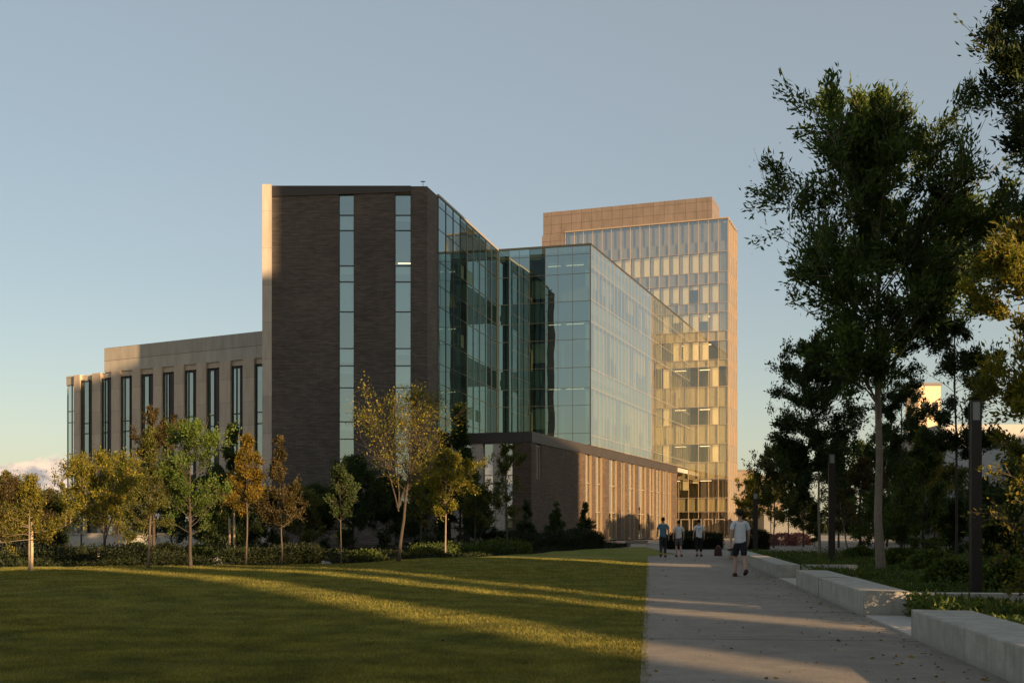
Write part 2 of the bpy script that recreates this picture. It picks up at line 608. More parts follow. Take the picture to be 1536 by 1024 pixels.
def shrub(name, label, cat, x0, x1, y0, y1, h, leaf, n, llen, seed, group=None, kind=None, shape='box', fr=WORLD, z0=0):
    n = int(n * 1.8)
    """clipped hedge, bush or cone: leafy skin around a dark lumpy core, one mesh"""
    rng = np.random.default_rng(seed)
    if shape == 'box':
        P = rng.uniform(0, 1, (n, 3))
        side = rng.integers(0, 5, n)
        P[:, 0] = np.where(side == 0, 0, np.where(side == 1, 1, P[:, 0]))
        P[:, 1] = np.where(side == 2, 0, np.where(side == 3, 1, P[:, 1]))
        P[:, 2] = np.where(side == 4, 1, P[:, 2])
        Dn = np.zeros((n, 3))
        Dn[:, 0] = np.where(side == 0, -1, np.where(side == 1, 1, 0))
        Dn[:, 1] = np.where(side == 2, -1, np.where(side == 3, 1, 0))
        Dn[:, 2] = np.where(side == 4, 1, .3)
        lump = (np.sin(P[:, 0] * (x1 - x0) * 1.7 + seed) * .10 + np.sin(P[:, 0] * (x1 - x0) * .61 + 2 * seed) * .14 + np.sin(P[:, 1] * (y1 - y0) * 2.3) * .06)
        hh = h * (1 + lump)
        loc = np.stack([x0 + (x1 - x0) * P[:, 0], y0 + (y1 - y0) * P[:, 1], z0 + P[:, 2] * hh], 1)
        loc += Dn * rng.normal(0, .06, (n, 1)) + rng.normal(0, .05, (n, 3))
    else:
        t = rng.uniform(0, 1, n) ** (1.0 if shape == 'ball' else 1.5)
        a = rng.uniform(0, 2 * np.pi, n)
        if shape == 'ball':
            rr = np.sqrt(np.maximum(0, 1 - (t * 1.15 - .15) ** 2))
        else:
            rr = (1 - t) ** .85 * np.minimum(1, .5 + t * 6) + .03
        rr = rr * (1 + .18 * np.sin(a * 3 + t * 7 + seed) + .12 * np.sin(a * 5 - t * 13)) * np.sqrt(rng.uniform(.45, 1, n))
        cx, cy, rx, ry = (x0 + x1) / 2, (y0 + y1) / 2, (x1 - x0) / 2, (y1 - y0) / 2
        loc = np.stack([cx + rx * rr * np.cos(a), cy + ry * rr * np.sin(a), z0 + h * t], 1)
        loc += rng.normal(0, .04, (n, 3))
        Dn = np.stack([np.cos(a), np.sin(a), np.full(n, .5)], 1)
    loc[:, 2] = np.maximum(loc[:, 2], z0 + .02)
    v, f = leaf_quads(loc, Dn, llen * .62, llen * .2, rng, 1.0)
    if fr is not WORLD:
        w = v.copy()
        w[:, 0] = fr.o[0] + fr.d[0] * v[:, 0] + fr.n[0] * v[:, 1]
        w[:, 1] = fr.o[1] + fr.d[1] * v[:, 0] + fr.n[1] * v[:, 1]
        v = w
    if shape == 'box':   # leafless woody inside
        mb = MB()
        q = .12
        mb.fbox(fr, x0 + q, x1 - q, y0 + q, y1 - q, z0, z0 + h * .80)
        cv = np.array(mb.v)
        cf = np.array(mb.f) + len(v)
        v = np.concatenate([v, cv])
        f = np.concatenate([f, cf])
    o = npmesh(name, v, f, LM[leaf])
    return tag(o, label, cat, group, kind)


# ================================================================== BUILDINGS
d1, n1 = (.9406, -.3396), (-.3396, -.9406)
d2, n2 = (.3396, .9406), (.9406, -.3396)
left = lambda d: (-d[0], -d[1])
Cx = (7.70, 114.2)                                    # glass corner
F1 = FR(Cx, (-.9646, .2639), (-.2639, -.9646))                             # short glass face
F2 = FR(Cx, d2, n2)                                   # long glass face
Pc = F2.xy(-17.9)
P1 = FR(Pc, left(d1), n1)                             # podium front
BR = (-6.87, 94.6)
FB = FR(BR, (-1, 0), (0, -1))                         # brick block front
FT = FR(BR, (.2411, .9705), (.9705, -.2411))          # its glazed side
T0 = (29.5, 159.0)
FF = FR(T0, left(d1), n1)                             # tower front
FS = FR(T0, d2, n2)                                   # tower side
FW = FR((-22.07, 103.0), (-.869, .495), (-.495, -.869))   # pale wing front
ROOF = 29.05
rngB = random.Random(5)

campus = empty('campus_building', (0, 110, 0),
               'long campus building with dark brick block, beige pillared wing and teal glass wing', 'building')


def curtain(fr, cols, rows, spand, parent, gv, gs, mull, n=0.0, mw=.034, mh=.04, darkcols=(), gdark=None, proud=.05, rowname='window_row'):
    """glazing row by row (each row its own mesh) and one lattice of mullions"""
    for r in range(len(rows) - 1):
        z0, z1 = rows[r] + .012, rows[r + 1] - .012
        issp = r in spand
        nm = 'spandrel_row' if issp else rowname
        run, rdark = MB(), None
        for c in range(len(cols) - 1):
            dk = c in darkcols
            if rdark is not None and dk != rdark:
                run.build(('clear_' if rdark else '') + nm, gdark if rdark else (gs if issp else gv), parent, recalc=False)
                run = MB()
            rdark = dk
            run.pane(fr, cols[c] + .012, cols[c + 1] - .012, n, z0, z1)
        run.build(('clear_' if rdark else '') + nm, gdark if rdark else (gs if issp else gv), parent, recalc=False)
    mb = MB()
    for c in cols:
        mb.fbox(fr, c - mw / 2, c + mw / 2, n - .09, n + proud, rows[0], rows[-1])
    for z in rows:
        mb.fbox(fr, cols[0], cols[-1], n - .07, n + proud * .6, z - mh / 2, z + mh / 2)
    mb.build('mullion_grid', mull, parent)


# ---- brick block
b = MB()
zst = zat(291, 94.6)
sA0, sA1, sB0, sB1 = 1.32, 2.64, 5.94, 7.18
for s0, s1 in ((0, sA0), (sA1, sB0), (sB1, 12.59)):
    b.fbox(FB, s0, s1, -.6, 0, 0, ROOF - .02)
for s0, s1 in ((sA0, sA1), (sB0, sB1)):
    b.fbox(FB, s0, s1, -.6, -.03, zst, ROOF - .02)
b.fbox(FT, .0, 2.88, -.55, .0, 0, ROOF - .04)
brick_block = b.build('brick_block', M['brick'], campus)
b = MB()
p = []
zl, zr = 28.18, 28.55
for z in (None, ROOF):
    for s, n_ in ((sA0, -.7), (12.585, -.7), (12.585, .09), (sA0, .09)):
        p.append(FB.pt(s, n_, z if z else (zr if s < 5 else zl)))
b.hexa(p, 11, .8, .6)
b.build('coping', M['coping'], brick_block)
b = MB()
b.fbox(FB, 12.592, 13.35, -20, .16, 0, ROOF + .1)
b.build('end_slab', M['pale'], brick_block)
rows = [zat(y, 94.6) for y in (812, 780, 740, 695, 658, 632, 581, 548, 522, 467, 422, 398, 345, 322, 291.6)]
for s0, s1 in ((sA0, sA1), (sB0, sB1)):
    g = MB()
    for i in range(len(rows) - 1):
        g.pane(FB, s0 + .06, s1 - .06, -.22, rows[i] + .02, rows[i + 1] - .02)
    w = g.build('window_strip', M['g_strip'], brick_block, recalc=False)
    g = MB()
    for z in rows:
        g.fbox(FB, s0 + .05, s1 - .05, -.27, -.15, z - .04, z + .04)
    for s in (s0 + .025, s1 - .025):
        g.fbox(FB, s - .024, s + .024, -.3, -.12, rows[0], rows[-1])
    g.build('frame', M['mull'], brick_block)
    g = Many('blind', M['blind_cool'], brick_block)
    for i in (4, 6, 7, 9, 10, 12):
        h = rows[i + 1] - rows[i]
        k = rngB.choice((.35, .5, .8, 1.0))
        g.fbox(FB, s0 + .08, s1 - .08, -.40, -.36, rows[i + 1] - h * k, rows[i + 1] - .05)
# floors, back and roof of the block
inner = [FT.xy(.3, -.6), FT.xy(23.3, -.25), FT.xy(23.3, -12), (-19.4, 117), (-19.4, 95.3), (-7.3, 95.3)]
for z in (4.0, 10.2, 16.1, 22.4):
    b = MB()
    b.prism(inner, z - .5, z)
    b.build('floor_slab', M['slab'], brick_block)
b = MB()
b.prism([FT.xy(.2, -.56), FT.xy(23.4, -.1), FT.xy(23.4, -12), (-19.45, 117.5), (-19.45, 95.21), (-7.2, 95.21)], 28.3, 28.9)
b.build('roof', M['roof'], brick_block)
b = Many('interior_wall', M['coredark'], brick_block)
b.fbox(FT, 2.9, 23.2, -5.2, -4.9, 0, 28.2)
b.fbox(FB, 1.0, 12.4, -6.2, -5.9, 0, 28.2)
b = Many('ceiling_lamp', M['lamp_in'], brick_block)
for s, z in ((6.5, zat(467, 96)), (2.0, zat(395, 96)), (6.4, zat(343, 96))):
    b.fbox(FB, s - .7, s + .5, -1.4, -1.2, z - .06, z)
# glazed side of the block
b = Many('darkening_backing', M['dim'], brick_block)
b.fbox(FT, 9.4, 18.0, -1.9, -1.8, 9.5, 28.2)  # added close behind the glass to darken these bays
ROWS = [9.5, 10.65, 13.4, 15.1, 17.1, 19.85, 21.6, 23.6, 26.3, 28.2, 29.0]
cols = [2.9 + i * 2.16 for i in range(10)] + [22.72]
curtain(FT, cols, ROWS, (0, 3, 6, 9), brick_block, M['g_teal'], M['g_teal'], M['mull'], darkcols=(3, 4, 5, 6), gdark=M['g_dark'])
b = MB()
b.fbox(FT, 2.9, 22.75, -.12, .07, 29.02, 29.2)
b.build('parapet_cap', M['mullw'], brick_block)
b = Many('blind', M['blind_cool'], brick_block)
for s in range(5, 22, 3):
    for z in ((10.9, 12.9), (17.4, 19.5), (23.8, 26.0)):
        if rngB.random() < .75:
            b.fbox(FT, s, s + 1.6, -1.6, -1.5, z[0] + .9, z[1])
b = Many('spandrel_panel', M['spandrel_teal'], brick_block)
for z in (15.1, 21.6, 28.2):
    b.fbox(FT, 2.95, 23.3, -.45, -.2, z + .08, z + (1.9 if z < 28 else .7))
b = MB()
b.fbox(FB, .35, .39, -.3, -.26, 28.9, 29.55)
b.fbox(FB, .18, .56, -.3, -.26, 29.45, 29.52)
b.build('roof_mast', M['mull'], brick_block)

# ---- glass wing
b = MB()
foot = [F1.xy(.25, -.25), F2.xy(49.3, -.25), F2.xy(49.3, -14), F1.xy(9.3, -14.5), F1.xy(9.3, -.25)]
for z in (9.35, 16.1, 22.6, 28.5):
    b.prism(foot, z - .55, z)
glass_wing = b.build('glass_wing', M['slab'], campus)
b = Many('interior_wall', M['core'], glass_wing)
b.fbox(F2, 1.5, 49.2, -8.2, -7.9, 9.4, 28)
b.fbox(F1, 1.0, 9.2, -7.4, -7.1, 9.4, 28)
cols1 = [0.0] + [F1.s_at(p) for p in (859, 837, 818, 794.5, 779, 764)] + [9.38]
curtain(F1, cols1, ROWS, (0, 3, 6, 9), glass_wing, M['g_teal'], M['g_teal'], M['mull'], darkcols=(3, 6), gdark=M['g_dark'])
b = Many('darkening_backing', M['dim'], glass_wing)
b.fbox(F1, F1.s_at(818), F1.s_at(794.5), -1.3, -1.2, 9.5, 28.3)  # dark sheet standing in for the reflected brick corner
b.fbox(F1, F1.s_at(764), 9.3, -1.3, -1.2, 9.5, 28.3)  # added to darken the inner corner bay
b = Many('blind', M['blind_cool'], glass_wing)
for z0, z1 in ((11.2, 13.2), (17.8, 19.7), (24.2, 26)):
    b.fbox(F1, F1.s_at(817), F1.s_at(795.5), -.9, -.85, z0, z1)
ROWS2 = [9.5, 10.45, 15.1, 17.0, 21.6, 23.8, 27.0, 29.0]
cols2 = [i * 1.5 for i in range(33)] + [49.45]
curtain(F2, cols2, ROWS2, (2, 4, 6), glass_wing, M['g_box'], M['g_box'], M['mullw'], mw=.026, mh=.045, proud=.012)
b = MB()
b.fbox(F1, -.02, 9.4, -.14, .05, 29.02, 29.2)
b.fbox(F2, .06, 49.4, -.14, .06, 29.02, 29.2)
b.build('parapet_cap', M['mull'], glass_wing)
b = Many('spandrel_panel', M['spandrel_teal'], glass_wing)
for z0, z1 in ((15.1, 17.0), (21.6, 23.7)):
    b.fbox(F1, .3, 9.2, -.5, -.2, z0 + .08, z1 - .08)
bg_ = Many('spandrel_panel', M['spandrel_glow'], glass_wing)  # far panels tinted to carry the golden glow of this face
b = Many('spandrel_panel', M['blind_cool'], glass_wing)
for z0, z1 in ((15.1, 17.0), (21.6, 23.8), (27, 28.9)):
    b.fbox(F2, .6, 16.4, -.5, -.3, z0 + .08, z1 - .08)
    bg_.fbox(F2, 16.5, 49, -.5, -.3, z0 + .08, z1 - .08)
bg_ = Many('blind', M['blind_glow'], glass_wing)  # far half only: colour imitates the sunlit tower's reflection
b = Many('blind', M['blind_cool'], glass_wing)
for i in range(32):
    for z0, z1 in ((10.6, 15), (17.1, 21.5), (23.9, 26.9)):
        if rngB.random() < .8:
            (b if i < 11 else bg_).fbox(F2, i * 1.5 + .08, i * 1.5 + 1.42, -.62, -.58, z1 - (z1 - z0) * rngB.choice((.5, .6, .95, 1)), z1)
b = Many('ceiling_lamp', M['lamp_in'], glass_wing)
for z in (15.4, 21.9, 27.8):
    for s, s1 in ((1.2, 3.0), (3.6, 5.2)):
        b.fbox(F1, s, s1, -2.6, -2.45, z - .1, z - .05)

# ---- brick podium
PT = 9.40
wins = [(F2.s_at(a), F2.s_at(c)) for a, c in ((878, 886), (893.5, 902), (914, 924), (932, 936), (943, 951), (958, 968),
                                               (974, 980), (984.5, 990), (994.5, 998.5), (1002, 1005.5))]
wins = [(a + 17.9, c + 17.9) for a, c in wins]
FP = FR(Pc, d2, n2)
FPlen = 17.9 + 41.0
b = MB()
prev = .0
niche = (FP.s_at(804), FP.s_at(812))
for s0, s1 in [niche] + wins + [(FPlen, FPlen)]:
    b.fbox(FP, prev, s0, -.7, 0, 0, PT - .9)
    prev = s1
b.fbox(FP, niche[0], niche[1], -.7, 0, 0, 5.5)
s1corner = P1.s_at(768.5)
b.fbox(P1, .705, s1corner, -.6, -.004, 0, PT - .9)
podium = b.build('brick_podium', M['brick_sunlit'], campus)
b = MB()
b.fbox(FP, -.06, FPlen, -.8, .07, PT - .9, PT)
b.fbox(P1, .82, 9.0, -.8, .062, PT - .9, PT)
b.build('coping', M['coping'], podium)
b = Many('pale_panel', M['pale'], podium)
for a, c in ((739, 756.5), (705.5, 724), (676, 692)):
    b.fbox(P1, P1.s_at(c), P1.s_at(a), -.5, -.05, 0, PT - .9)
for a, c in ((757.5, 768), (725, 738.5), (693, 704.5)):
    g = MB()
    z = 0.3
    while z < PT - 1:
        z1 = min(z + 2.75, PT - .92)
        g.pane(P1, P1.s_at(c), P1.s_at(a), -.3, z + .03, z1 - .03)
        z = z1
    g.build('window', M['g_wing'], podium, recalc=False)
for s0, s1 in [niche] + wins:
    g = MB()
    z = 5.5 if s0 == niche[0] else .15
    while z < PT - 1:
        z1 = min(z + 2.8, PT - .92)
        g.pane(FP, s0 + .05, s1 - .05, -.16, z + .03, z1 - .03)
        z = z1
    w = g.build('window', M['g_podium'], podium, recalc=False)
    g = MB()
    z = 5.5 if s0 == niche[0] else .15
    for zz in (z, z + 2.8, z + 5.6):
        if zz < PT - 1:
            g.fbox(FP, s0 + .01, s1 - .01, -.24, -.11, zz - .04, zz + .04)
    for s in (s0 + .03, s1 - .03, (s0 + s1) / 2):
        g.fbox(FP, s - .025, s + .025, -.23, -.09, z + .05, PT - .93)
    g.build('window_frame', M['mullw'], podium)
    if s0 != niche[0]:
        g = Many('sun_catch_fin', M['sunstrip_fin'], podium)  # fins added so that they catch the sun as bright strips
        g.fbox(FP, s1 - .10, s1 - .02, -.08, .10, .05, PT - .95)
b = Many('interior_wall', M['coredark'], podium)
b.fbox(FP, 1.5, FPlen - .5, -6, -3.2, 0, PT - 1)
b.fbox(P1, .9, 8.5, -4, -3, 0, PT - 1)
b = MB()
b.prism([FP.xy(.3, -.75), FP.xy(18.2, -.75), F1.xy(9.2, -1), P1.xy(8.0, -.75)], PT - .5, PT - .12)
b.build('roof', M['roof'], podium)

# ---- beige wing
ztop = 16.4
zpar = 18.75
fronts = [(364, 381), (329, 345.5), (294.5, 309), (261, 275.5), (229.7, 242.5), (198, 210), (166.8, 179.6), (138, 150.4), (110.7, 119.5)]
b = MB()
edges = [(FW.s_at(r), FW.s_at(l)) for l, r in fronts]
bodyend = FW.s_at(110.7)
for s0, s1 in edges:
    b.fbox(FW, s0, s1, -.95, 0, 3.0, ztop)
b.fbox(FW, -3, bodyend, -14, -2.2, 0, ztop - .2)
wing = b.build('beige_wing', M['beige'], campus)
b = MB()
b.fbox(FW, -3, FW.s_at(155), -13, -.12, ztop + .002, zpar)
b.build('parapet', M['beige_top'], wing)
b = MB()
b.fbox(FW, FW.s_at(155) + .01, bodyend, -13, -.3, ztop - .6, ztop - .05)
b.fbox(FW, -3, FW.s_at(155), -2.3, -.25, ztop - .5, ztop - .002)
b.build('roof_slab', M['beige'], wing)
gaps = [(-2.5, edges[0][0])] + [(edges[i][1], edges[i + 1][0]) for i in range(len(edges) - 1)]
zr = [3.1, 6.2, 7.2, 10.6, 11.6, 15.7]
for i, (s0, s1) in enumerate(gaps):
    # glazed left part, dark metal panel in the right corner of each recess
    sm = s0 + (s1 - s0) * (.36, .30, .48, .34, .52, .42, .30, .46, .36)[i % 9]
    g = MB()
    um = sm + (s1 - sm) * (.6, .45, .7)[i % 3]
    for a, c in zip(zr[:-1], zr[1:]):
        for u0, u1 in ((sm + .03, um - .02), (um + .02, s1 - .06)):
            g.pane(FW, u0, u1, -.24, a + .03, c - .03)
    w = g.build('window', M['g_wing'], wing, recalc=False)
    g = MB()
    for z in zr:
        g.fbox(FW, sm, s1 - .02, -.32, -.18, z - .05, z + .05)
    for s in (sm, um, s1 - .035):
        g.fbox(FW, s - .03, s + .03, -.34, -.16, 3.05, 15.9)
    g.build('window_frame', M['mull'], wing)
    g = Many('dark_panel', M['coping'], wing)
    g.fbox(FW, s0 + .003, sm - .04, -.44, -.22, 3.02, 15.75)
    for z in (6.3, 10.7):
        g.fbox(FW, sm + .04, s1 - .04, -.62, -.35, z, z + .85)
    g = Many('blind', M['blind_cool'], wing)
    for z0, z1 in ((3.2, 6.1), (7.3, 10.5), (11.7, 15.6)):
        g.fbox(FW, sm + .05, s1 - .05, -.48, -.44, z1 - (z1 - z0) * rngB.choice((.3, .6, .9)), z1)
b = Many('interior_wall', M['core'], wing)
b.fbox(FW, -3, bodyend - .05, -2.19, -1.9, 3.0, 15.9)
b = Many('ground_floor_post', M['pale'], wing)
for i in range(12):
    b.fbox(FW, .3 + i * 2.1, .55 + i * 2.1, -.8, -.5, 0, 3.0)
b = MB()
for i in range(12):
    b.pane(FW, .6 + i * 2.1, 2.35 + i * 2.1, -1.0, .1, 2.95)
b.build('ground_floor_window', M['g_wing'], wing, recalc=False)
b = MB()
b.fbox(FW, -2, bodyend - .1, -1.6, -1.2, 0, 2.9)
b.build('ground_floor_wall', M['dim'], wing)
s_end = FW.s_at(97)
b = MB()
b.fbox(FW, bodyend + .01, s_end, -4, -.2, zat(578, 116), zat(564.5, 116))
b.build('bay_cap', M['beige_top'], wing)
b = MB()
zb = [.5, 3.6, 4.6, 7.6, 8.7, 11.8, 12.9, zat(578, 116) - .02]
for a, c in zip(zb[:-1], zb[1:]):
    m_ = (bodyend + s_end) / 2
    for u0, u1 in ((bodyend + .06, m_ - .02), (m_ + .02, s_end - .03)):
        b.pane(FW, u0, u1, -.35, a + .02, c - .02)
b.build('corner_glass_bay', M['g_wing'], wing, recalc=False)
b = MB()
for z in zb:
    b.fbox(FW, bodyend + .02, s_end, -.42, -.3, z - .04, z + .04)
for s in (bodyend + .04, (bodyend + s_end) / 2, s_end - .03):
    b.fbox(FW, s - .025, s + .025, -.43, -.29, .5, zb[-1])
b.build('bay_frame', M['mullw'], wing)
b = MB()
b.fbox(FW, bodyend + .02, s_end - .05, -3.5, -2.0, 0, 14)
b.build('bay_wall', M['blind_cool'], wing)

# ---- glass tower
tower = empty('glass_tower', (20, 164, 0),
              'tall glass office tower with brown rooftop penthouse standing behind the glass wing', 'building')
TZ = [0.05, 3.6, 5.5, 8.1, 10.4, 12.9, 15.5, 18.0, 20.7, 23.5, 24.4, 27.0, 28.3, 30.9, 32.2, 34.8, 36.4, 39.1, 43.5]
SP = (1, 3, 5, 7, 9, 11, 13, 15, 17)
tw = FF.s_at(848)
tcols = [i * 1.37 for i in range(int(tw / 1.37) + 1)] + [tw]
b = MB()
for z in (4.9, 9.6, 14.6, 19.8, 24.2, 28, 31.9, 36, 40.5):
    b.fbox(FF, .25, tw - .1, -6.9, -.3, z - .45, z)
tbody = b.build('floor_slab', M['slab'], tower)
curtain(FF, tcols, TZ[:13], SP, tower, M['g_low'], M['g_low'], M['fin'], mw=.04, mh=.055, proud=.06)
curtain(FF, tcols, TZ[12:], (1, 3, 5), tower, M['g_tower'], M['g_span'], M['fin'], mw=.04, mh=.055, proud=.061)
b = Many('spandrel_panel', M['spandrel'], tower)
bl_ = Many('spandrel_panel', M['spandrel_glow'], tower)
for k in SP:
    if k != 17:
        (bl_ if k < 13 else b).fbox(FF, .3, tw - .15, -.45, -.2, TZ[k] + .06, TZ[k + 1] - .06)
b.fbox(FF, .3, tw - .15, -.45, -.2, 39.2, 40.6)
b.fbox(FF, .3, tw - .15, -.6, -.5, 40.62, 43.3)
b = Many('interior_wall', M['core'], tower)
b.fbox(FF, .3, tw, -7.0, -5.2, 0, 43)
b = Many('blind', M['blind'], tower)
for k in range(0, 17, 2):
    for c in range(len(tcols) - 1):
        top = k == 16
        pr = 1.0 if top else (.9 if c < 2 else (.9 if k > 9 else .4))
        if k == 0:
            pr = .15
        if rngB.random() < pr:
            h = TZ[k + 1] - TZ[k]
            cut = 1.0 if (top or c < 2 or (k > 9 and rngB.random() < .7)) else rngB.choice((.25, .45, .6, .9))
            b.fbox(FF, tcols[c] + .1, tcols[c + 1] - .1, -.62, -.56, TZ[k + 1] - h * cut + .05, TZ[k + 1] - .05)
b = Many('ceiling_lamp', M['lamp_in'], tower)
for k in range(2, 14, 2):
    for c in range(2, 12, 3):
        b.fbox(FF, tcols[c], tcols[c] + 1.6, -2.3, -2.1, TZ[k + 1] - .2, TZ[k + 1] - .14)
b = MB()
b.fbox(FS, .26, 7.1, -.4, -.02, 0, 43.2)
b.build('side_wall', M['copper'], tower)
b = Many('side_fin', M['fin'], tower)
for s in (.05, 1.4, 2.8, 4.2, 5.6, 7.05):
    b.fbox(FS, s - .04, s + .04, -.02, .12, 0, 43.5)
for r in range(0, 17, 2):
    g = MB()
    for s in (.15, 1.5, 2.9, 4.3, 5.7):
        g.pane(FS, s, s + 1.2, .03, TZ[r] + .05, TZ[r + 1] - .05)
    g.build('side_window_row', M['g_span'], tower, recalc=False)
tl = FF.s_at(813)
b = MB()
b.fbox(FF, tw + .01, tl, -7.0, .02, 0, 43.4)
b.build('end_core', M['penthouse'], tower)
pr = FF.s_at(1067)
b = MB()
b.fbox(FF, pr, tl, -6.2, -.55, 43.45, zat(298, 161.3))
b.build('penthouse', M['penthouse'], tower)
b = MB()
b.fbox(FF, -.02, tw, -7, .17, 43.52, 43.7)
b.build('parapet_cap', M['fin'], tower)
b = MB()
b.fbox(FF, tl - 1.5, tl - .5, -4, -3, 46.5, 47.6)
b.build('roof_plant_box', M['fin'], tower)
b = Many('entrance_door_frame', M['fin'], tower)
for i in range(5):
    s = .5 + i * 1.6
    for u in (s, s + 1.2):
        b.fbox(FF, u - .04, u + .04, .17, .26, .05, 2.5)
    b.fbox(FF, s - .04, s + 1.24, .17, .26, 2.5, 2.6)

# ---- distant buildings
def block(name, label, px0, px1, Y, py, depth, mat, cat='building', wrows=0, wcols=0, pyb=None):
    x0, x1 = at(px0, Y), at(px1, Y)
    h = zat(py, Y)
    root = empty(name, ((x0 + x1) / 2, Y, 0), label, cat)
    b = MB()
    b.box(x0, x1, Y, Y + depth, 0, h)
    b.build('wall', M[mat], root)
    b = MB()
    b.box(x0 - .15, x1 + .15, Y - .15, Y + depth + .15, h, h + .35)
    b.build('roof', M['grey'], root)
    for r in range(wrows):
        for c in range(wcols):
            g = MB()
            ww = (x1 - x0) / wcols
            z = 1.2 + r * (h - 1.5) / max(1, wrows)
            g.box(x0 + ww * (c + .25), x0 + ww * (c + .75), Y - .05, Y + .1, z, z + min(1.8, (h - 1.5) / wrows * .6))
            g.build('window', M['dim'], root)
    return root


block('distant_building', 'grey low building far away between the left tree and the beige wing', 66, 112, 210, 739, 20, 'grey')
block('distant_building', 'brown block far away just right of the glass tower', 1096, 1131, 255, 706, 12, 'tan', wrows=3, wcols=2)
block('distant_building', 'lower tan block far away behind the yellow trees', 1131, 1175, 270, 714, 14, 'tan', wrows=2, wcols=4)
block('cream_tower', 'slim sunlit cream tower seen through a gap in the right trees', 1378, 1411, 150, 578, 5, 'cream', 'tower', 5, 2)
block('pale_pavilion', 'low pale pavilion wall at the far end of the plaza on the right', 1146, 1222, 150, 772, 8, 'grey', 'pavilion')
hs = empty('white_building', (at(1475, 95), 95, 0), 'white building with a sloping grey roof behind the right trees', 'building')
b = MB()
b.box(at(1412, 95), at(1640, 95), 95, 107, 0, zat(636, 95))
b.build('wall', M['white'], hs)
b = MB()
x0, x1 = at(1405, 88), at(1650, 88)
b.hexa([(x0, 88, 0), (x1, 88, 0), (x1, 94.9, 0), (x0, 94.9, 0), (x0, 88, zat(752, 88)), (x1, 88, zat(700, 88)), (x1, 94.9, zat(682, 88)), (x0, 94.9, zat(740, 88))], 8, 7, 3)
b.build('roof', M['roof'], hs)
g = MB()
g.box(at(1488, 95), at(1500, 95), 94.95, 95.2, zat(672, 95), zat(645, 95))
g.build('window', M['dim'], hs)
# terrace wall left
b = MB()
b.box(at(104, 74), at(345, 74), 74, 74.35, 0, zat(801, 74))
b.box(at(104, 74), at(345, 74), 73.9, 74.45, zat(801, 74), zat(799.5, 74))
tag(b.build('terrace_wall', M['conc2']), 'long pale concrete terrace wall in front of the beige wing', 'wall')


# ================================================================== GROUND
def pathl(Y):
    return 1.115 + .118 * (Y - 9.96)


def benchx(Y):
    return 4.70 + .131 * (Y - 13.7)


def sheet(name, poly, z, mat, kind='structure', label=None):
    b = MB()
    b.quad([(x, y, z) for x, y in poly], [(x, y) for x, y in poly])
    o = b.build(name, mat, recalc=False)
    return tag(o, kind=kind, label=label)


def soilmat(name, stops, sc):
    m, nt, out = nodes(name)
    v = coords(nt)
    n = noise(nt, v, sc, 6, .7)
    n2 = noise(nt, v, sc * .06, 4)
    col = mixc(nt, ramp(nt, stops, n), ramp(nt, [(.3, (.7, .7, .7)), (.7, (1.25, 1.2, 1.1))], n2), 1.0, 'MULTIPLY')
    finish(nt, out, col, .95, 0, n, .6, .03, .2)
    return m


def lawnmat():
    m, nt, out = nodes('lawn_turf')
    v = coords(nt)
    fine = noise(nt, v, 26, 6, .75)
    mid = noise(nt, coords(nt, 'Object', (1, .55, 1)), 1.1, 5, .65)
    big = noise(nt, v, .16, 4, .6)
    col = ramp(nt, [(.25, (.110, .124, .032)), (.5, (.170, .178, .048)), (.75, (.26, .238, .085))], fine)
    col = mixc(nt, col, ramp(nt, [(.3, (.68, .75, .6)), (.7, (1.35, 1.25, 1.15))], mid), 1.0, 'MULTIPLY')
    col = mixc(nt, col, ramp(nt, [(.35, (.62, .78, .5)), (.65, (1.25, 1.12, 1.1))], big), 1.0, 'MULTIPLY')
    finish(nt, out, col, .95, 0, fine, .9, .05, .1)
    return m


def pathmat():
    m, nt, out = nodes('exposed_aggregate_path')
    v = coords(nt)
    fine = noise(nt, v, 55, 4, .8)
    vo = N(nt, 'TexVoronoi', Scale=70.0)
    nt.links.new(v, vo.inputs['Vector'])
    mid = noise(nt, v, 2.2, 6, .7)
    big = noise(nt, coords(nt, 'Object', (.35, .12, 1)), 1.0, 4)
    col = ramp(nt, [(.3, (.130, .115, .098)), (.7, (.275, .246, .212))], fine)
    col = mixc(nt, col, ramp(nt, [(.0, (.55, .53, .5)), (.3, (1.1, 1.08, 1.05)), (1, (1.25, 1.2, 1.15))], vo.outputs['Distance']), .6, 'MULTIPLY')
    col = mixc(nt, col, ramp(nt, [(.3, (.78, .78, .78)), (.7, (1.18, 1.17, 1.15))], mid), 1.0, 'MULTIPLY')
    col = mixc(nt, col, ramp(nt, [(.35, (.85, .84, .83)), (.65, (1.12, 1.12, 1.12))], big), 1.0, 'MULTIPLY')
    # saw-cut joints across the path
    sx = N(nt, 'SeparateXYZ')
    nt.links.new(coords(nt, 'UV'), sx.inputs[0])
    pp = N(nt, 'Math', operation='PINGPONG')
    pp.inputs[1].default_value = 2.3
    nt.links.new(sx.outputs[1], pp.inputs[0])
    lt = N(nt, 'Math', operation='LESS_THAN')
    lt.inputs[1].default_value = .028
    nt.links.new(pp.outputs[0], lt.inputs[0])
    col = mixc(nt, col, (.05, .045, .04), lt.outputs[0])
    finish(nt, out, col, .85, 0, fine, .5, .01, .35)
    return m


M['soil'] = soilmat('planting_soil', [(.3, (.018, .014, .009)), (.7, (.05, .04, .024))], 5)
M['field'] = soilmat('far_ground', [(.3, (.03, .034, .012)), (.7, (.06, .06, .025))], 1.5)
M['lawn'] = lawnmat()
M['path'] = pathmat()
M['plaza'] = panel('plaza_paving', (.22, .20, .175), 1.2, 1.2, .012, .85, .1)

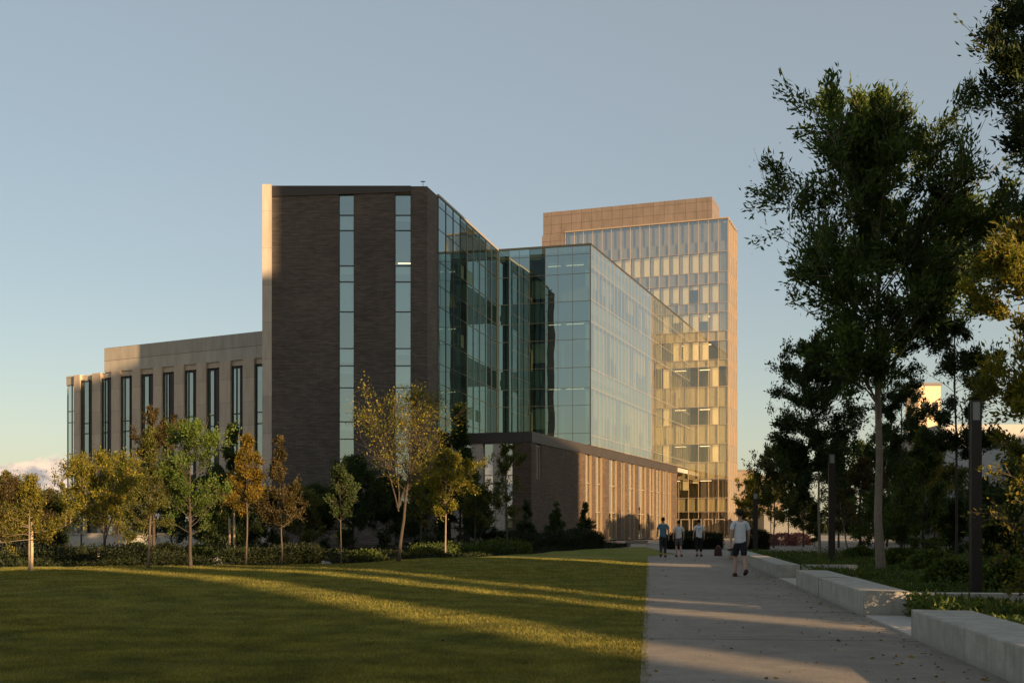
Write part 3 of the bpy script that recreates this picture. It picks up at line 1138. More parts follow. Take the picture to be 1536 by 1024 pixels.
g = 900
sheet('ground', [(-g, -300), (g, -300), (g, 1500), (-g, 1500)], -.03, M['field'])
sheet('planting_bed', [(pathl(53.7) - 60, 30), (5, 30), (benchx(30) + .3, 30), (benchx(3) + .3, 3), (70, 3), (70, 57), (11.5, 57), (10.5, 96), (-70, 96)], -.02, M['soil'])
sheet('plaza', [(8.4, 53.9), (11.9, 52), (60, 75), (60, 260), (-4, 260), (-12, 99), (3.4, 95), (8.8, 76)], -.008, M['plaza'])
PB = [(pathl(1) - .02, 1), (benchx(1) + .2, 1), (benchx(53) + .35, 53), (benchx(58) + .6, 58), (pathl(53.7) + 1.6, 58), (pathl(53.7) - .02, 53.7)]
b = MB()
b.quad([(x, y, .03) for x, y in PB], [(x * .9915 - y * .13, x * .118 + y * .993) for x, y in PB])
tag(b.build('path', M['path'], recalc=False), kind='structure')
b = MB()
b.quad([(-14.6, 33.0, .05), (-12.1, 33.35, .05), (-12.1, 33.85, .05), (-14.6, 33.5, .05)])
tag(b.build('side_path', M['conc2'], recalc=False), kind='structure')

LB = [(-70, 36.2), (-16, 36.8), (-10.5, 37.6), (-9.4, 38.6), (-4.9, 41.4), (-.8, 50.2), (3.6, 67.5), (9.3, 82.0)]
XR = [(2, pathl(2)), (53.7, pathl(53.7)), (53.75, 7.0), (55, 7.75), (57, 8.0), (66, 8.6), (82.0, 9.4)]


def interp(tab, v, ki, kv):
    return np.interp(v, [t[ki] for t in tab], [t[kv] for t in tab])


def lawn_z(X, Y):
    e = np.clip((interp(XR, Y, 0, 1) - X) / 2.2, 0, 1)
    e = e * e * (3 - 2 * e)
    m = .17 * np.exp(-((X + 7) / 8) ** 2 - ((Y - 27) / 9) ** 2) + .10 * np.exp(-((X + 1) / 6) ** 2 - ((Y - 44) / 9) ** 2)
    m += .035 * np.sin(X * .55 + Y * .21) * np.sin(Y * .33 - X * .12) + .012 * np.sin(X * 1.7 + 1) * np.sin(Y * 1.3)
    return .02 + e * (m + .035)


ys = np.concatenate([np.linspace(2, 53.7, 150), np.linspace(53.75, 82, 60)])
nx = 120
V = []
for y in ys:
    xl = np.interp(y, [t[1] for t in LB], [t[0] for t in LB]) if y > 36.2 else -70
    xr = float(interp(XR, y, 0, 1))
    t = np.linspace(0, 1, nx) ** .45 if xl < -30 else np.linspace(0, 1, nx)
    xs = xl + (xr - xl) * t
    V.append(np.stack([xs, np.full(nx, y), lawn_z(xs, y)], 1))
V = np.concatenate(V)
i = (np.arange(len(ys) - 1)[:, None] * nx + np.arange(nx - 1)[None, :])
Fq = np.stack([i, i + 1, i + nx + 1, i + nx], -1).reshape(-1, 4)
tag(npmesh('lawn', V, Fq, M['lawn'], smooth=True), kind='structure')

# turf blades
rng = np.random.default_rng(3)
nb = 420000
Yb = 8.3 * (46 / 8.3) ** (rng.uniform(0, 1, nb) ** 1.25)
xr = interp(XR, Yb, 0, 1)
Xb = xr + .035 - (xr + .50 * Yb + 1.5) * rng.uniform(0, 1, nb)
ok = Yb < np.interp(Xb, [t[0] for t in LB], [t[1] for t in LB])
Xb, Yb = Xb[ok], Yb[ok]
nb = len(Xb)
Zb = lawn_z(Xb, Yb) - .004
patch = np.sin(Xb * 1.3 + np.sin(Yb * .9)) * np.sin(Yb * 1.1 + np.sin(Xb * .7))
hb = (rng.uniform(.012, .034, nb) * (1 + .25 * patch)) * (1 + Yb / 90)
wb = .003 + .00035 * Yb
a = rng.uniform(0, 2 * np.pi, nb)
lx, ly = rng.normal(0, .022, nb), rng.normal(0, .022, nb)
P = np.stack([Xb, Yb, Zb], 1)
dx = np.stack([np.cos(a) * wb, np.sin(a) * wb, np.zeros(nb)], 1)
tip = P + np.stack([lx, ly, hb], 1)
Vb = np.stack([P - dx, P + dx, tip], 1).reshape(-1, 3)
LM['turf'] = leafmat('turf_blade', (.125, .132, .028), (.19, .184, .040), (.29, .24, .064), .5)
tag(npmesh('grass', Vb, np.arange(3 * nb).reshape(nb, 3), LM['turf']), 'short mown lawn grass left of the path', 'grass', kind='stuff')

# ================================================================== BENCHES, WALLS, LAMPS
bd, bn = (.1299, .9915), (.9915, -.1299)


def bench(label, Y0, Y1, h, w, joints=()):
    fr = FR((benchx(Y0), Y0), bd, bn)
    L = (Y1 - Y0) / bd[1]
    root = empty('concrete_bench', (*fr.xy(L / 2, w / 2), 0), label, 'bench', 'concrete block benches along the path')
    cuts = [0] + list(joints) + [L]
    for a, c in zip(cuts[:-1], cuts[1:]):
        b = MB()
        b.fbox(fr, a + .004, c - .004, 0, w, -.05, h)
        b.build('block', M['conc'], root, bevel=.012)
    b = MB()
    b.fbox(fr, .05, L - .05, .05, w - .05, -.05, h - .03)
    b.build('core', M['conc2'], root)
    return fr


fA = bench('nearest concrete block bench, cut off by the bottom right corner', 4.0, 13.7, .36, .66, (4.2,))
fB = bench('concrete block bench with a vertical joint, second nearest, left of the big dark lamp post', 17.04, 25.7, .40, .64, (5.0,))
fC = bench('third nearest concrete block bench, right behind the man in the white T-shirt', 30.0, 39.9, .39, .56, (5.0,))
fD = bench('farthest concrete block bench, where the person in pink sits', 41.0, 52.6, .38, .56, (5.6,))
for fr, lab in ((fB, 'low concrete planter wall running right from the second nearest bench'), (fC, 'low concrete planter wall running right from the third nearest bench')):
    b = MB()
    b.fbox(fr, .12, .40, .645, 4.0 if fr is fB else 2.0, -.05, .375)
    tag(b.build('planter_wall', M['conc'], bevel=.01), lab, 'planter wall')
for fr, Y0, Y1 in ((fA, 13.75, 17.0), (fB, 25.75, 29.95)):
    q = FR((benchx(Y0), Y0), bd, bn)
    b = MB()
    b.fbox(q, 0, (Y1 - Y0) / bd[1], .03, .75, -.04, .055)
    tag(b.build('paving_slab', M['conc2'], bevel=.006), kind='structure')
b = MB()
b.box(at(974, 92), at(992, 92), 92, 94, 0, zat(814, 92))
tag(b.build('low_concrete_wall', M['conc2']), 'short low pale concrete wall in front of the podium, left of the man in blue', 'low wall')
b = MB()
b.box(at(940, 100), at(972, 100), 100, 101, 0, zat(810.5, 100))
tag(b.build('low_stone_ledge', M['tan']), 'low brownish ledge at the foot of the lit brick podium piers', 'ledge')


def lamp(label, px, Y, top, w):
    x = at(px, Y)
    z1 = zat(top, Y)
    fr = FR((x, Y), bn, bd)
    root = empty('lamp_post', (x, Y, 0), label, 'lamp post', 'dark square lamp posts along the path')
    b = MB()
    b.fbox(fr, -w / 2, w / 2, -w / 2, w / 2, 0, z1 - .34)
    b.build('pole', M['post'], root, bevel=.008)
    b = MB()
    b.fbox(fr, -w / 2 - .04, w / 2 + .04, -w / 2 - .04, w / 2 + .04, -.02, .05)
    b.build('base_plate', M['post'], root)
    b = MB()
    b.fbox(fr, -w * .40, w * .40, -w * .40, w * .40, z1 - .339, z1 - .03)
    b.build('lens', M['lens'], root)
    for s in (-1, 1):
        for n_ in (-1, 1):
            b = MB()
            b.fbox(fr, s * w * .46 - .012, s * w * .46 + .012, n_ * w * .46 - .012, n_ * w * .46 + .012, z1 - .339, z1 - .03)
            b.build('cage_bar', M['post'], root)
    b = MB()
    b.fbox(fr, -w / 2, w / 2, -w / 2, w / 2, z1 - .029, z1)
    b.build('cap', M['post'], root)


lamp('nearest dark lamp post, largest, in front of the yellow lit branches', 1463, 19.7, 600, .165)
lamp('middle dark lamp post, just left of the big tree trunk', 1247.5, 41.0, 680, .215)
lamp('farthest dark lamp post, right behind the man in the white T-shirt', 1133, 66.0, 739, .25)


# ================================================================== PEOPLE
def skin_mesh(verts, edges, radii, subd=1, root=0):
    me = bpy.data.meshes.new('tmp')
    me.from_pydata(verts, edges, [])
    o = bpy.data.objects.new('tmp', me)
    COL.objects.link(o)
    o.modifiers.new('skin', 'SKIN').use_smooth_shade = True
    o.modifiers.new('sub', 'SUBSURF').levels = subd
    for i, r in enumerate(radii):
        sv = me.skin_vertices[0].data[i]
        sv.radius = r if isinstance(r, tuple) else (r, r)
        sv.use_root = (i == root)
    dg = bpy.context.evaluated_depsgraph_get()
    out = bpy.data.meshes.new_from_object(o.evaluated_get(dg))
    bpy.data.objects.remove(o)
    bpy.data.meshes.remove(me)
    return out


M['skin'] = plain('skin', (.42, .25, .17), .6, 0, .08)
for nm, c in (('tee_white', (.62, .63, .66)), ('tee_blue', (.075, .17, .24)), ('tee_pale', (.66, .62, .60)), ('navy', (.012, .014, .02)),
              ('jeans', (.02, .022, .03)), ('grey_cloth', (.10, .095, .095)), ('black_cloth', (.010, .010, .011)), ('pink_cloth', (.58, .33, .33)),
              ('hair_black', (.008, .007, .006)), ('hair_brown', (.03, .018, .012)), ('shoe_brown', (.05, .025, .02)), ('shoe_red', (.12, .02, .02)), ('print_black', (.03, .03, .03))):
    M[nm] = plain(nm, c, .85, 0, .15, 9.0, .3)


def person(label, X, Y, H, top, bottom, hair, shoe, long_legs=False, crop=.15, stride=(0, 0), arms=(0, 0), rot=0.0, sit=False, loose=1.0, z=0.03, longhair=False, printed=False):
    """adult seen mostly from behind; local +Y is forward"""
    k = H / 1.78
    root = empty('person', (X, Y, z), label, 'person')
    T = Matrix.Translation((X, Y, z)) @ Matrix.Rotation(rot, 4, 'Z') @ Matrix.Scale(k, 4)

    def part(name, me, mat, parent=root):
        me.transform(T)
        me.materials.clear()
        me.materials.append(mat)
        o = bpy.data.objects.new(name, me)
        COL.objects.link(o)
        put(o, parent)
        return o

    ph = .93
    if sit:
        ph = .10
    dz = ph - .93
    # leg joints
    legs = {}
    for sd, st in ((-1, stride[0]), (1, stride[1])):
        if sit:
            legs[sd] = [(sd * .09, .02, ph), (sd * .11, .46, ph + .02), (sd * .11, .50, ph - .40), (sd * .11, .64, ph - .44)]
        else:
            hip = (sd * .088, 0, .88)
            knee = (sd * .10, .05 + st * .42, .50 + abs(st) * .02)
            ank = (sd * .105, st * .62 - .04 + (0 if st >= 0 else -.06), .085 + (max(0, -st) * .35))
            toe = (sd * .125, ank[1] + .17, .035 + max(0, -st) * .08)
            legs[sd] = [hip, knee, ank, toe]
    V, E, Rr = [], [], []

    def add(p, r, prev=None):
        V.append(p)
        Rr.append(r)
        if prev is not None:
            E.append((prev, len(V) - 1))
        return len(V) - 1
    pel = add((0, 0, ph), (.145, .10))
    wai = add((0, .0, 1.08 + dz), (.125, .09), pel)
    che = add((0, -.01, 1.29 + dz), (.15, .10), wai)
    clv = add((0, -.01, 1.43 + dz), (.11, .075), che)
    nek = add((0, .005, 1.50 + dz), (.055, .058), clv)
    h0 = add((0, .025, 1.575 + dz), (.062, .078), nek)
    h1 = add((0, .02, 1.66 + dz), (.075, .093), h0)
    h2 = add((0, .01, 1.735 + dz), (.052, .066), h1)
    arm_j = {}
    for sd, ar in ((-1, arms[0]), (1, arms[1])):
        sh = (sd * .185, -.01, 1.415 + dz)
        if sit:
            el, wr = (sd * .25, .10, 1.15 + dz), (sd * .12, .32, 1.04 + dz)
        else:
            el, wr = (sd * .245, -.03 + ar * .20, 1.145), (sd * .255, .03 + ar * .42, .905 + abs(ar) * .05)
        d = Vector(wr) - Vector(el)
        d.normalize()
        pa = Vector(wr) + d * .06
        i = add(sh, .054, clv)
        e = add(el, .042, i)
        w = add(wr, (.029, .029), e)
        pm = add(tuple(pa), (.022, .036), w)
        for q, (off, ln) in enumerate(((.030, .070), (.011, .082), (-.010, .077), (-.029, .060))):
            f0 = pa + d * .035 + Vector((0, off, 0))
            f1 = f0 + d * ln * .55 + Vector((-sd * .006, 0, 0))
            f2 = f1 + d * ln * .45 + Vector((-sd * .016, .004, 0))
            j = add(tuple(f0), .0095, pm)
            j = add(tuple(f1), .0088, j)
            add(tuple(f2), .0075, j)
        t0 = Vector(wr) + d * .03 + Vector((-sd * .012, .034, 0))
        j = add(tuple(t0), .011, w)
        add(tuple(t0 + d * .045 + Vector((-sd * .012, .018, 0))), .009, j)
        arm_j[sd] = (sh, el, wr)
    for sd in (-1, 1):
        hp, kn, an, to = legs[sd]
        i = add(hp, .082, pel)
        mid = tuple((Vector(hp) * .45 + Vector(kn) * .55))
        i = add(mid, .070, i)
        i = add(kn, .053, i)
        cf = tuple(Vector(kn) * .68 + Vector(an) * .32 + Vector((0, -.015, 0)))
        i = add(cf, .054, i)
        i = add(an, .036, i)
        add(to, (.038, .026), i)
    part('body', skin_mesh(V, E, Rr, 1), M['skin'])
    # face and ears on the head, as small parts
    bm = bmesh.new()
    for sd in (-1, 1):
        bmesh.ops.create_icosphere(bm, subdivisions=2, radius=1, matrix=Matrix.Translation((sd * .08, .01, 1.645 + dz)) @ Matrix.Diagonal((.010, .02, .034, 1)))
    bmesh.ops.create_cone(bm, cap_ends=True, segments=8, radius1=.017, radius2=.006, depth=.045, matrix=Matrix.Translation((0, .115, 1.632 + dz)) @ Matrix.Rotation(R(-20), 4, 'X'))
    me = bpy.data.meshes.new('m')
    bm.to_mesh(me)
    bm.free()
    part('face', me, M['skin'])
    # shirt
    V, E, Rr = [], [], []
    a = add((0, 0, .86 + dz + (.06 if sit else 0)), (.168 * loose, .122 * loose))
    b_ = add((0, 0, .92 + dz + .03), (.166 * loose, .12 * loose), a)
    c = add((0, -.002, 1.08 + dz), (.158 * loose, .112 * loose), b_)
    d_ = add((0, -.012, 1.30 + dz), (.176, .120), c)
    e_ = add((0, -.01, 1.44 + dz), (.115, .082), d_)
    add((0, .0, 1.485 + dz), (.072, .07), e_)
    for sd in (-1, 1):
        sh, el, wr = arm_j[sd]
        i = add((sh[0] * .98, sh[1], sh[2] - .005), .070, e_)
        m1 = tuple(Vector(sh) * .5 + Vector(el) * .5)
        i = add(m1, .069, i)
        m2 = tuple(Vector(sh) * .28 + Vector(el) * .72)
        add(m2, .067, i)
    sh_o = part('shirt', skin_mesh(V, E, Rr, 2), M[top])
    # trousers / shorts
    V, E, Rr = [], [], []
    a = add((0, 0, 1.0 + dz), (.148, .108))
    b_ = add((0, -.005, .92 + dz), (.158, .118), a)
    for sd in (-1, 1):
        hp, kn, an, to = legs[sd]
        i = add((hp[0], hp[1] - .005, hp[2] - .03), .100, b_)
        if long_legs:
            i = add(tuple(Vector(hp) * .5 + Vector(kn) * .5), .088, i)
            i = add(kn, .070, i)
            cf = tuple(Vector(kn) * .6 + Vector(an) * .4 + Vector((0, -.01, 0)))
            i = add(cf, .066, i)
            add(tuple(Vector(kn) * crop + Vector(an) * (1 - crop)), .055, i)
        else:
            i = add(tuple(Vector(hp) * .45 + Vector(kn) * .55), .096, i)
            add(tuple(Vector(hp) * .06 + Vector(kn) * .94), .092, i)
    part('trousers' if long_legs else 'shorts', skin_mesh(V, E, Rr, 2), M[bottom])
    # hair
    bm = bmesh.new()
    bmesh.ops.create_icosphere(bm, subdivisions=3, radius=1)
    for v in bm.verts:
        x, y, z_ = v.co
        f = 1 + .04 * math.sin(9 * x + 5 * z_) * math.sin(8 * y)
        v.co = Vector((x * .088 * f, -.012 + y * .102 * f, 1.685 + dz + z_ * .092 * f))
        if y > .25 and z_ < .25:
            v.co.y = min(v.co.y, .035)
        if z_ < -.35:
            v.co.z = max(v.co.z, 1.60 + dz if y < 0 else 1.66 + dz)
    me = bpy.data.meshes.new('m')
    bm.to_mesh(me)
    bm.free()
    part('hair', me, M[hair])
    # shoes
    for sd in (-1, 1):
        an, to = legs[sd][2], legs[sd][3]
        dirv = Vector(to) - Vector(an)
        pit = math.atan2(an[2] - .05 - (to[2] - .0), max(.05, dirv.y))
        bm = bmesh.new()
        bmesh.ops.create_cube(bm, size=1)
        bmesh.ops.subdivide_edges(bm, edges=bm.edges[:], cuts=3, use_grid_fill=True)
        for v in bm.verts:
            x, y, z_ = v.co
            w = .095 * (1 - .25 * max(0, y) ** 2 * 4) * (1 - .12 * (z_ > .3))
            top_ = .095 if y < 0 else .095 - .07 * y
            v.co = Vector((x * w, y * .275, (z_ + .5) * top_))
        mt = Matrix.Translation((an[0] + sd * .008, an[1] + .055, max(0.0, an[2] - .09))) @ Matrix.Rotation(-pit if an[2] > .12 else 0, 4, 'X')
        bmesh.ops.transform(bm, matrix=mt, verts=bm.verts)
        bmesh.ops.bevel(bm, geom=[e for e in bm.edges if e.calc_face_angle(0) > .6], offset=.012, segments=2, affect='EDGES')
        me = bpy.data.meshes.new('m')
        bm.to_mesh(me)
        bm.free()
        part('shoe', me, M[shoe])
    if printed:
        for px_, pz, w, h in ((-.075, 1.335, .03, .04), (.02, 1.335, .045, .05), (-.02, 1.26, .10, .022)):
            bm = bmesh.new()
            bmesh.ops.create_cube(bm, size=1, matrix=Matrix.Translation((px_, -.128, pz)) @ Matrix.Diagonal((w, .012, h, 1)))
            me = bpy.data.meshes.new('m')
            bm.to_mesh(me)
            bm.free()
            part('shirt_print', me, M['print_black'], sh_o)
    return root


person('person in a white T-shirt and dark shorts walking away alone, nearest', at(1110, 31.2), 31.2, 1.80, 'tee_white', 'navy', 'hair_black', 'shoe_brown', stride=(.22, -.22), arms=(-.25, .35), loose=1.06)
person('person in a blue T-shirt and dark trousers, leftmost walker', at(994.5, 52.3), 52.3, 1.80, 'tee_blue', 'jeans', 'hair_black', 'shoe_brown', long_legs=True, stride=(-.12, .14), arms=(.1, -.15))
person('person in a white top and grey shorts beside the person in blue', at(1018, 52.6), 52.6, 1.67, 'tee_pale', 'grey_cloth', 'hair_brown', 'shoe_red', stride=(.10, -.10), arms=(-.1, .2))
person('person in a white printed top and black cropped trousers', at(1048.5, 53.4), 53.4, 1.72, 'tee_white', 'black_cloth', 'hair_black', 'shoe_brown', long_legs=True, crop=.3, stride=(-.06, .12), arms=(.15, .1), printed=True)
person('person in pink sitting on the farthest bench', benchx(49.5) + .42, 49.5, 1.68, 'pink_cloth', 'grey_cloth', 'hair_brown', 'shoe_brown', rot=R(95), sit=True, z=.37, long_legs=True)
bag = empty('shopping_bag', (at(1077.5, 54.5), 54.5, .03), 'dark bag standing on the path beside the farthest bench', 'bag')
b = MB()
x, y = at(1077.5, 54.5), 54.5
b.hexa([(x - .17, y - .1, .03), (x + .17, y - .1, .03), (x + .17, y + .1, .03), (x - .17, y + .1, .03),
        (x - .15, y - .06, .40), (x + .15, y - .06, .40), (x + .15, y + .06, .40), (x - .15, y + .06, .40)], .3, .2, .4)
b.build('bag_body', M['shoe_brown'], bag, bevel=.015)
t = np.linspace(0, np.pi, 9)
v, f = tubes([(np.stack([x + .08 * np.cos(t), np.full(9, y), .395 + .12 * np.sin(t)], 1), np.full(9, .012))], 6)
npmesh('bag_handle', v, f, M['pink_cloth'], bag, True)


# ================================================================== TREES
LG = 'young trees along the lawn edge in front of the buildings'
EG = 'dark trees in front of the buildings on the left'


def T(label, px, Y, top, cbot, half, prof, leaf, n, seed, name='tree', trpx=None, llen=None, group=None, cat='tree', **kw):
    X = at(px, Y)
    if group == LG:
        half *= 1.0
        n = int(n * .85)
    elif group == EG:
        half *= 1.2
        n = int(n * 1.6)
    H = zat(top, Y)
    cb = max(.04, min(.9, zat(cbot, Y) / H))
    rad = half / F * Y
    tr = (trpx / F * Y / 2 * .50) if trpx else H * .009
    ll = (llen or (.0045 * Y * .62 + .03)) * .60
    n = int(n * 1.9)
    z0 = float(lawn_z(np.array([X]), np.array([Y]))[0]) - .02 if (X < interp(XR, Y, 0, 1) and Y < np.interp(X, [t[0] for t in LB], [t[1] for t in LB])) else -.02
    return tree(name, label, cat, X, Y, H - z0, cb, rad, prof, leaf, n, ll, tr, seed, group=group, z0=z0, **kw)


T('slender young tree with golden top alone at the far left of the lawn', 43, 33.0, 716, 815, 66, 'spire', 'gold', 5200, 11, trpx=6, bark='barkpale', nl=40, upang=5, group=LG)
T('yellow leafed tree with spreading limbs in front of the left end of the beige wing', 158, 40, 684, 800, 70, 'oval', 'yellow', 8400, 12, trpx=9, nl=34, upang=25, group=LG, lean=(-.3, .2), stems=[(-1.1, .3, .9, .25), (.6, .4, .85, .25)])
T('tall narrow tree with yellow-green leaves and bare lower trunk, left of the bright green tree', 222, 34.2, 645, 815, 46, 'spire', 'olive', 6000, 13, trpx=10, nl=46, upang=12, group=LG)
T('dark russet tree top rising behind the tall narrow tree on the left', 232, 52, 620, 770, 38, 'oval', 'russet', 6800, 14, trpx=12, bark='barkdark', nl=36, group=LG)
T('bright green tree in front of the beige wing', 286, 35.6, 640, 815, 58, 'oval', 'green', 8400, 15, trpx=11, bark='barkdark', nl=44, upang=30, group=LG)
T('orange autumn tree with a straight thin trunk at the corner of the beige wing', 369, 38.0, 656, 772, 56, 'spire', 'orange', 6400, 16, trpx=7, nl=50, upang=22, group=LG)
T('sparse dull olive tree in front of the left edge of the dark brick block', 423, 38.2, 660, 805, 46, 'spire', 'russet', 4400, 17, trpx=6, nl=44, upang=18, group=LG)
T('largest lawn tree, sparse amber leaves and a long bare limb leaning left', 598, 41.3, 590, 742, 96, 'vase', 'yellow', 3600, 18, trpx=12, bark='barkdark', nl=44, upang=36, group=LG, lean=(.55, 0), stems=[(-1.25, 0, 1.05, .30), (1.2, .3, .92, .32), (-.3, .4, .95, .33)], twigs=7, sig=.12, llen=.14)
T('young tree with a sunlit pale trunk and yellow leaves below the glass corner', 668, 50.5, 680, 775, 56, 'oval', 'yellow', 7200, 19, trpx=7, bark='barkpale', nl=36, upang=35, group=LG)
T('thin sparse tree in front of the pale podium panels', 760, 55.0, 672, 790, 28, 'oval', 'olive', 2600, 20, trpx=6, nl=26, upang=35, group=LG)
T('slim sapling with a bare trunk just left of the large amber tree', 512, 38.6, 705, 790, 30, 'oval', 'dark', 3000, 21, trpx=5, nl=24, group=LG)
T('small golden tree low beside the large amber tree', 632, 56, 690, 800, 40, 'oval', 'gold', 3800, 22, trpx=6, nl=26, group=LG)
T('slight yellow sapling between the pale trunk tree and the podium panels', 712, 60, 715, 800, 30, 'oval', 'olive', 2400, 23, trpx=5, nl=22, group=LG)
T('yellowish young tree close to the glass end bay of the beige wing', 122, 47, 690, 790, 30, 'oval', 'gold', 4400, 24, trpx=6, nl=28, group=LG)
T('small dull green tree between the yellow tree and the tall narrow tree', 192, 44, 705, 800, 34, 'oval', 'olive', 3600, 25, trpx=7, bark='barkpale', nl=24, group=LG)
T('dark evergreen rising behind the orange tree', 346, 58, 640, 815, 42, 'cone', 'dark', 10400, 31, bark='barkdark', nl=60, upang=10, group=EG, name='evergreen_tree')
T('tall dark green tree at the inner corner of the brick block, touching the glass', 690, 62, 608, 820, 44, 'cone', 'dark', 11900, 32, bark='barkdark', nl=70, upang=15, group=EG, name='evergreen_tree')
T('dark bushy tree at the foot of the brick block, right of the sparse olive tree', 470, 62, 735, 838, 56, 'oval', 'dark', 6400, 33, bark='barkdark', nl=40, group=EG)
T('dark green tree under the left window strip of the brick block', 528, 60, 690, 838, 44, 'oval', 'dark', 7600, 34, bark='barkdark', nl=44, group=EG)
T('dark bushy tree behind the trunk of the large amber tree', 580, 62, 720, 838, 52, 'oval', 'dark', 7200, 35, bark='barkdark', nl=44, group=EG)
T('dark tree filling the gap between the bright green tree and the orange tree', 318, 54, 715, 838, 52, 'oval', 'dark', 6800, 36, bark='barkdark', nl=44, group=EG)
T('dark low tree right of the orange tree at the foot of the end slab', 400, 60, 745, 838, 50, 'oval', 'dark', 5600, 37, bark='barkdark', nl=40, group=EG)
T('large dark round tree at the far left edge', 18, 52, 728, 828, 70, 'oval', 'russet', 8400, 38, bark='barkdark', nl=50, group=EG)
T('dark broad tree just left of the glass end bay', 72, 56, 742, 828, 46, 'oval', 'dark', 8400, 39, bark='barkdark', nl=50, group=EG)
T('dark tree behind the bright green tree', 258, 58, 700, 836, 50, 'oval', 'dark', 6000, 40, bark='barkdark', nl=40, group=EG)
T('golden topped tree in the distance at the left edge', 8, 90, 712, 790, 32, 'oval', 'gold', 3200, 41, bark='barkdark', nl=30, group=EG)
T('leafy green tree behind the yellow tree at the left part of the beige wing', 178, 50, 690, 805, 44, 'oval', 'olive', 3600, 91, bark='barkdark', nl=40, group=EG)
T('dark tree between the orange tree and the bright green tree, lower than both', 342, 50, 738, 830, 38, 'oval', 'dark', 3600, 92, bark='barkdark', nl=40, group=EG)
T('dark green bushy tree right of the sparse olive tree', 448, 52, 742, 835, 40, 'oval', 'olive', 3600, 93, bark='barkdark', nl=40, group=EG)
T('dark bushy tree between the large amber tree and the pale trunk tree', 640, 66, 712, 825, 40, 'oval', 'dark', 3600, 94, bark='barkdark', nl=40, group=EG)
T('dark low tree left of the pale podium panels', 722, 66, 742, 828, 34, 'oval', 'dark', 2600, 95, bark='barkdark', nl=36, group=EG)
CG = 'small dark conifers before the brick podium'
for i, (px, lab) in enumerate(((789, 'left one of the three small dark conifers before the podium'), (834, 'middle one of the three small dark conifers before the podium'), (877, 'right one of the three small dark conifers before the podium'))):
    T(lab, px, 74 + i * 4, 752 + i * 3, 812, 19, 'cone', 'dark', 2400, 50 + i, bark='barkdark', nl=50, upang=5, group=CG, name='conifer')

# ---- right side
RG = 'trees in the planting bed right of the path'
T('big tall tree with a pale straight trunk and airy upswept dark crown', 1322, 33.0, 160, 640, 172, 'oval', 'big', 36000, 64, trpx=27, llen=.31, wid=.17, nl=80, upang=36, bark='barkpale', group=RG, twigs=9, sig=.065)
T('dark dense tree with a slim trunk behind the middle lamp post', 1230, 50.0, 520, 722, 72, 'oval', 'dark', 21000, 62, trpx=9, llen=.24, wid=.22, nl=56, upang=25, bark='barkpale', group=RG)
T('very tall dark tree cut off by the upper right corner', 1580, 26.0, -150, 520, 118, 'oval', 'dark', 22100, 63, trpx=18, llen=.26, wid=.18, nl=70, upang=20, bark='barkdark', group=RG, twigs=7)
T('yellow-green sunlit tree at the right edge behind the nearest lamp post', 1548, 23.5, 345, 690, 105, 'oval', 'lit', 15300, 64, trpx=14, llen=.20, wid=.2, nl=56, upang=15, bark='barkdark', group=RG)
T('thin dark tree just right of the big tall tree', 1434, 38, 330, 690, 74, 'oval', 'dark', 15300, 65, trpx=9, llen=.24, wid=.18, nl=50, upang=25, bark='barkdark', group=RG)
T('leafy green understory tree between the big trunk and the nearest lamp post', 1384, 45, 650, 835, 42, 'oval', 'cover', 8400, 66, bark='barkdark', nl=46, group=RG, llen=.2)
T('dark tree behind the crown of the big tall tree', 1352, 56, 560, 800, 46, 'oval', 'dark', 10400, 67, bark='barkdark', nl=48, group=RG)
T('dull brownish young tree left of the big trunk', 1290, 62, 690, 825, 38, 'oval', 'russet', 5600, 68, bark='barkdark', nl=36, group=RG)
T('leaning dead looking sapling with a pale trunk left of the big trunk', 1272, 58, 745, 800, 16, 'oval', 'russet', 600, 69, trpx=6, bark='barkpale', nl=14, group=RG, lean=(-.5, 0))
T('broad olive tree over the far end of the path, right of the farthest lamp post', 1160, 78, 672, 770, 44, 'umb', 'olive', 7200, 70, trpx=5, bark='barkdark', nl=40, group=RG, llen=.26)
T('young dark tree left of the slim dark trunk, at the far plaza', 1205, 82, 700, 785, 36, 'umb', 'dark', 5200, 71, trpx=4, bark='barkdark', nl=34, group=RG, llen=.26)
T('small olive tree beyond the farthest bench at the plaza', 1183, 95, 705, 785, 28, 'umb', 'olive', 3600, 72, trpx=4, bark='barkdark', nl=30, group=RG, llen=.28)
T('golden sunlit tree right of the tower foot', 1126, 112, 712, 795, 28, 'oval', 'yellow', 6000, 73, bark='barkdark', nl=34, group=RG, llen=.30)
T('second golden sunlit tree further right of the tower foot', 1156, 125, 722, 795, 30, 'oval', 'gold', 4800, 74, bark='barkdark', nl=34, group=RG, llen=.32)
T('conical yellow-green bush at the far plaza left of the slim dark trunk', 1222, 84, 758, 818, 20, 'cone', 'olive', 3000, 75, bark='barkdark', nl=34, group=RG, llen=.25)
T('dark tree in the depth behind the slim dark tree and middle lamp post', 1258, 80, 650, 820, 44, 'oval', 'dark', 7600, 76, bark='barkdark', nl=44, group=RG, llen=.3)
T('dark tree in the depth right of the big trunk', 1330, 84, 640, 825, 50, 'oval', 'dark', 8400, 77, bark='barkdark', nl=44, group=RG, llen=.3)
T('orange leafed tree in front of the cream tower', 1402, 78, 672, 825, 46, 'oval', 'gold', 7200, 78, bark='barkdark', nl=44, group=RG, llen=.28)
T('dark tree in front of the white building', 1500, 66, 742, 835, 60, 'oval', 'dark', 8400, 79, bark='barkdark', nl=44, group=RG, llen=.26)
T('dark shrubby tree right of the nearest lamp post', 1500, 34, 770, 850, 52, 'oval', 'dark', 8400, 80, bark='barkdark', nl=44, group=RG, llen=.16)
T('dark shrubby tree just left of the nearest lamp post', 1436, 48, 752, 838, 40, 'oval', 'dark', 6800, 81, bark='barkdark', nl=44, group=RG, llen=.2)
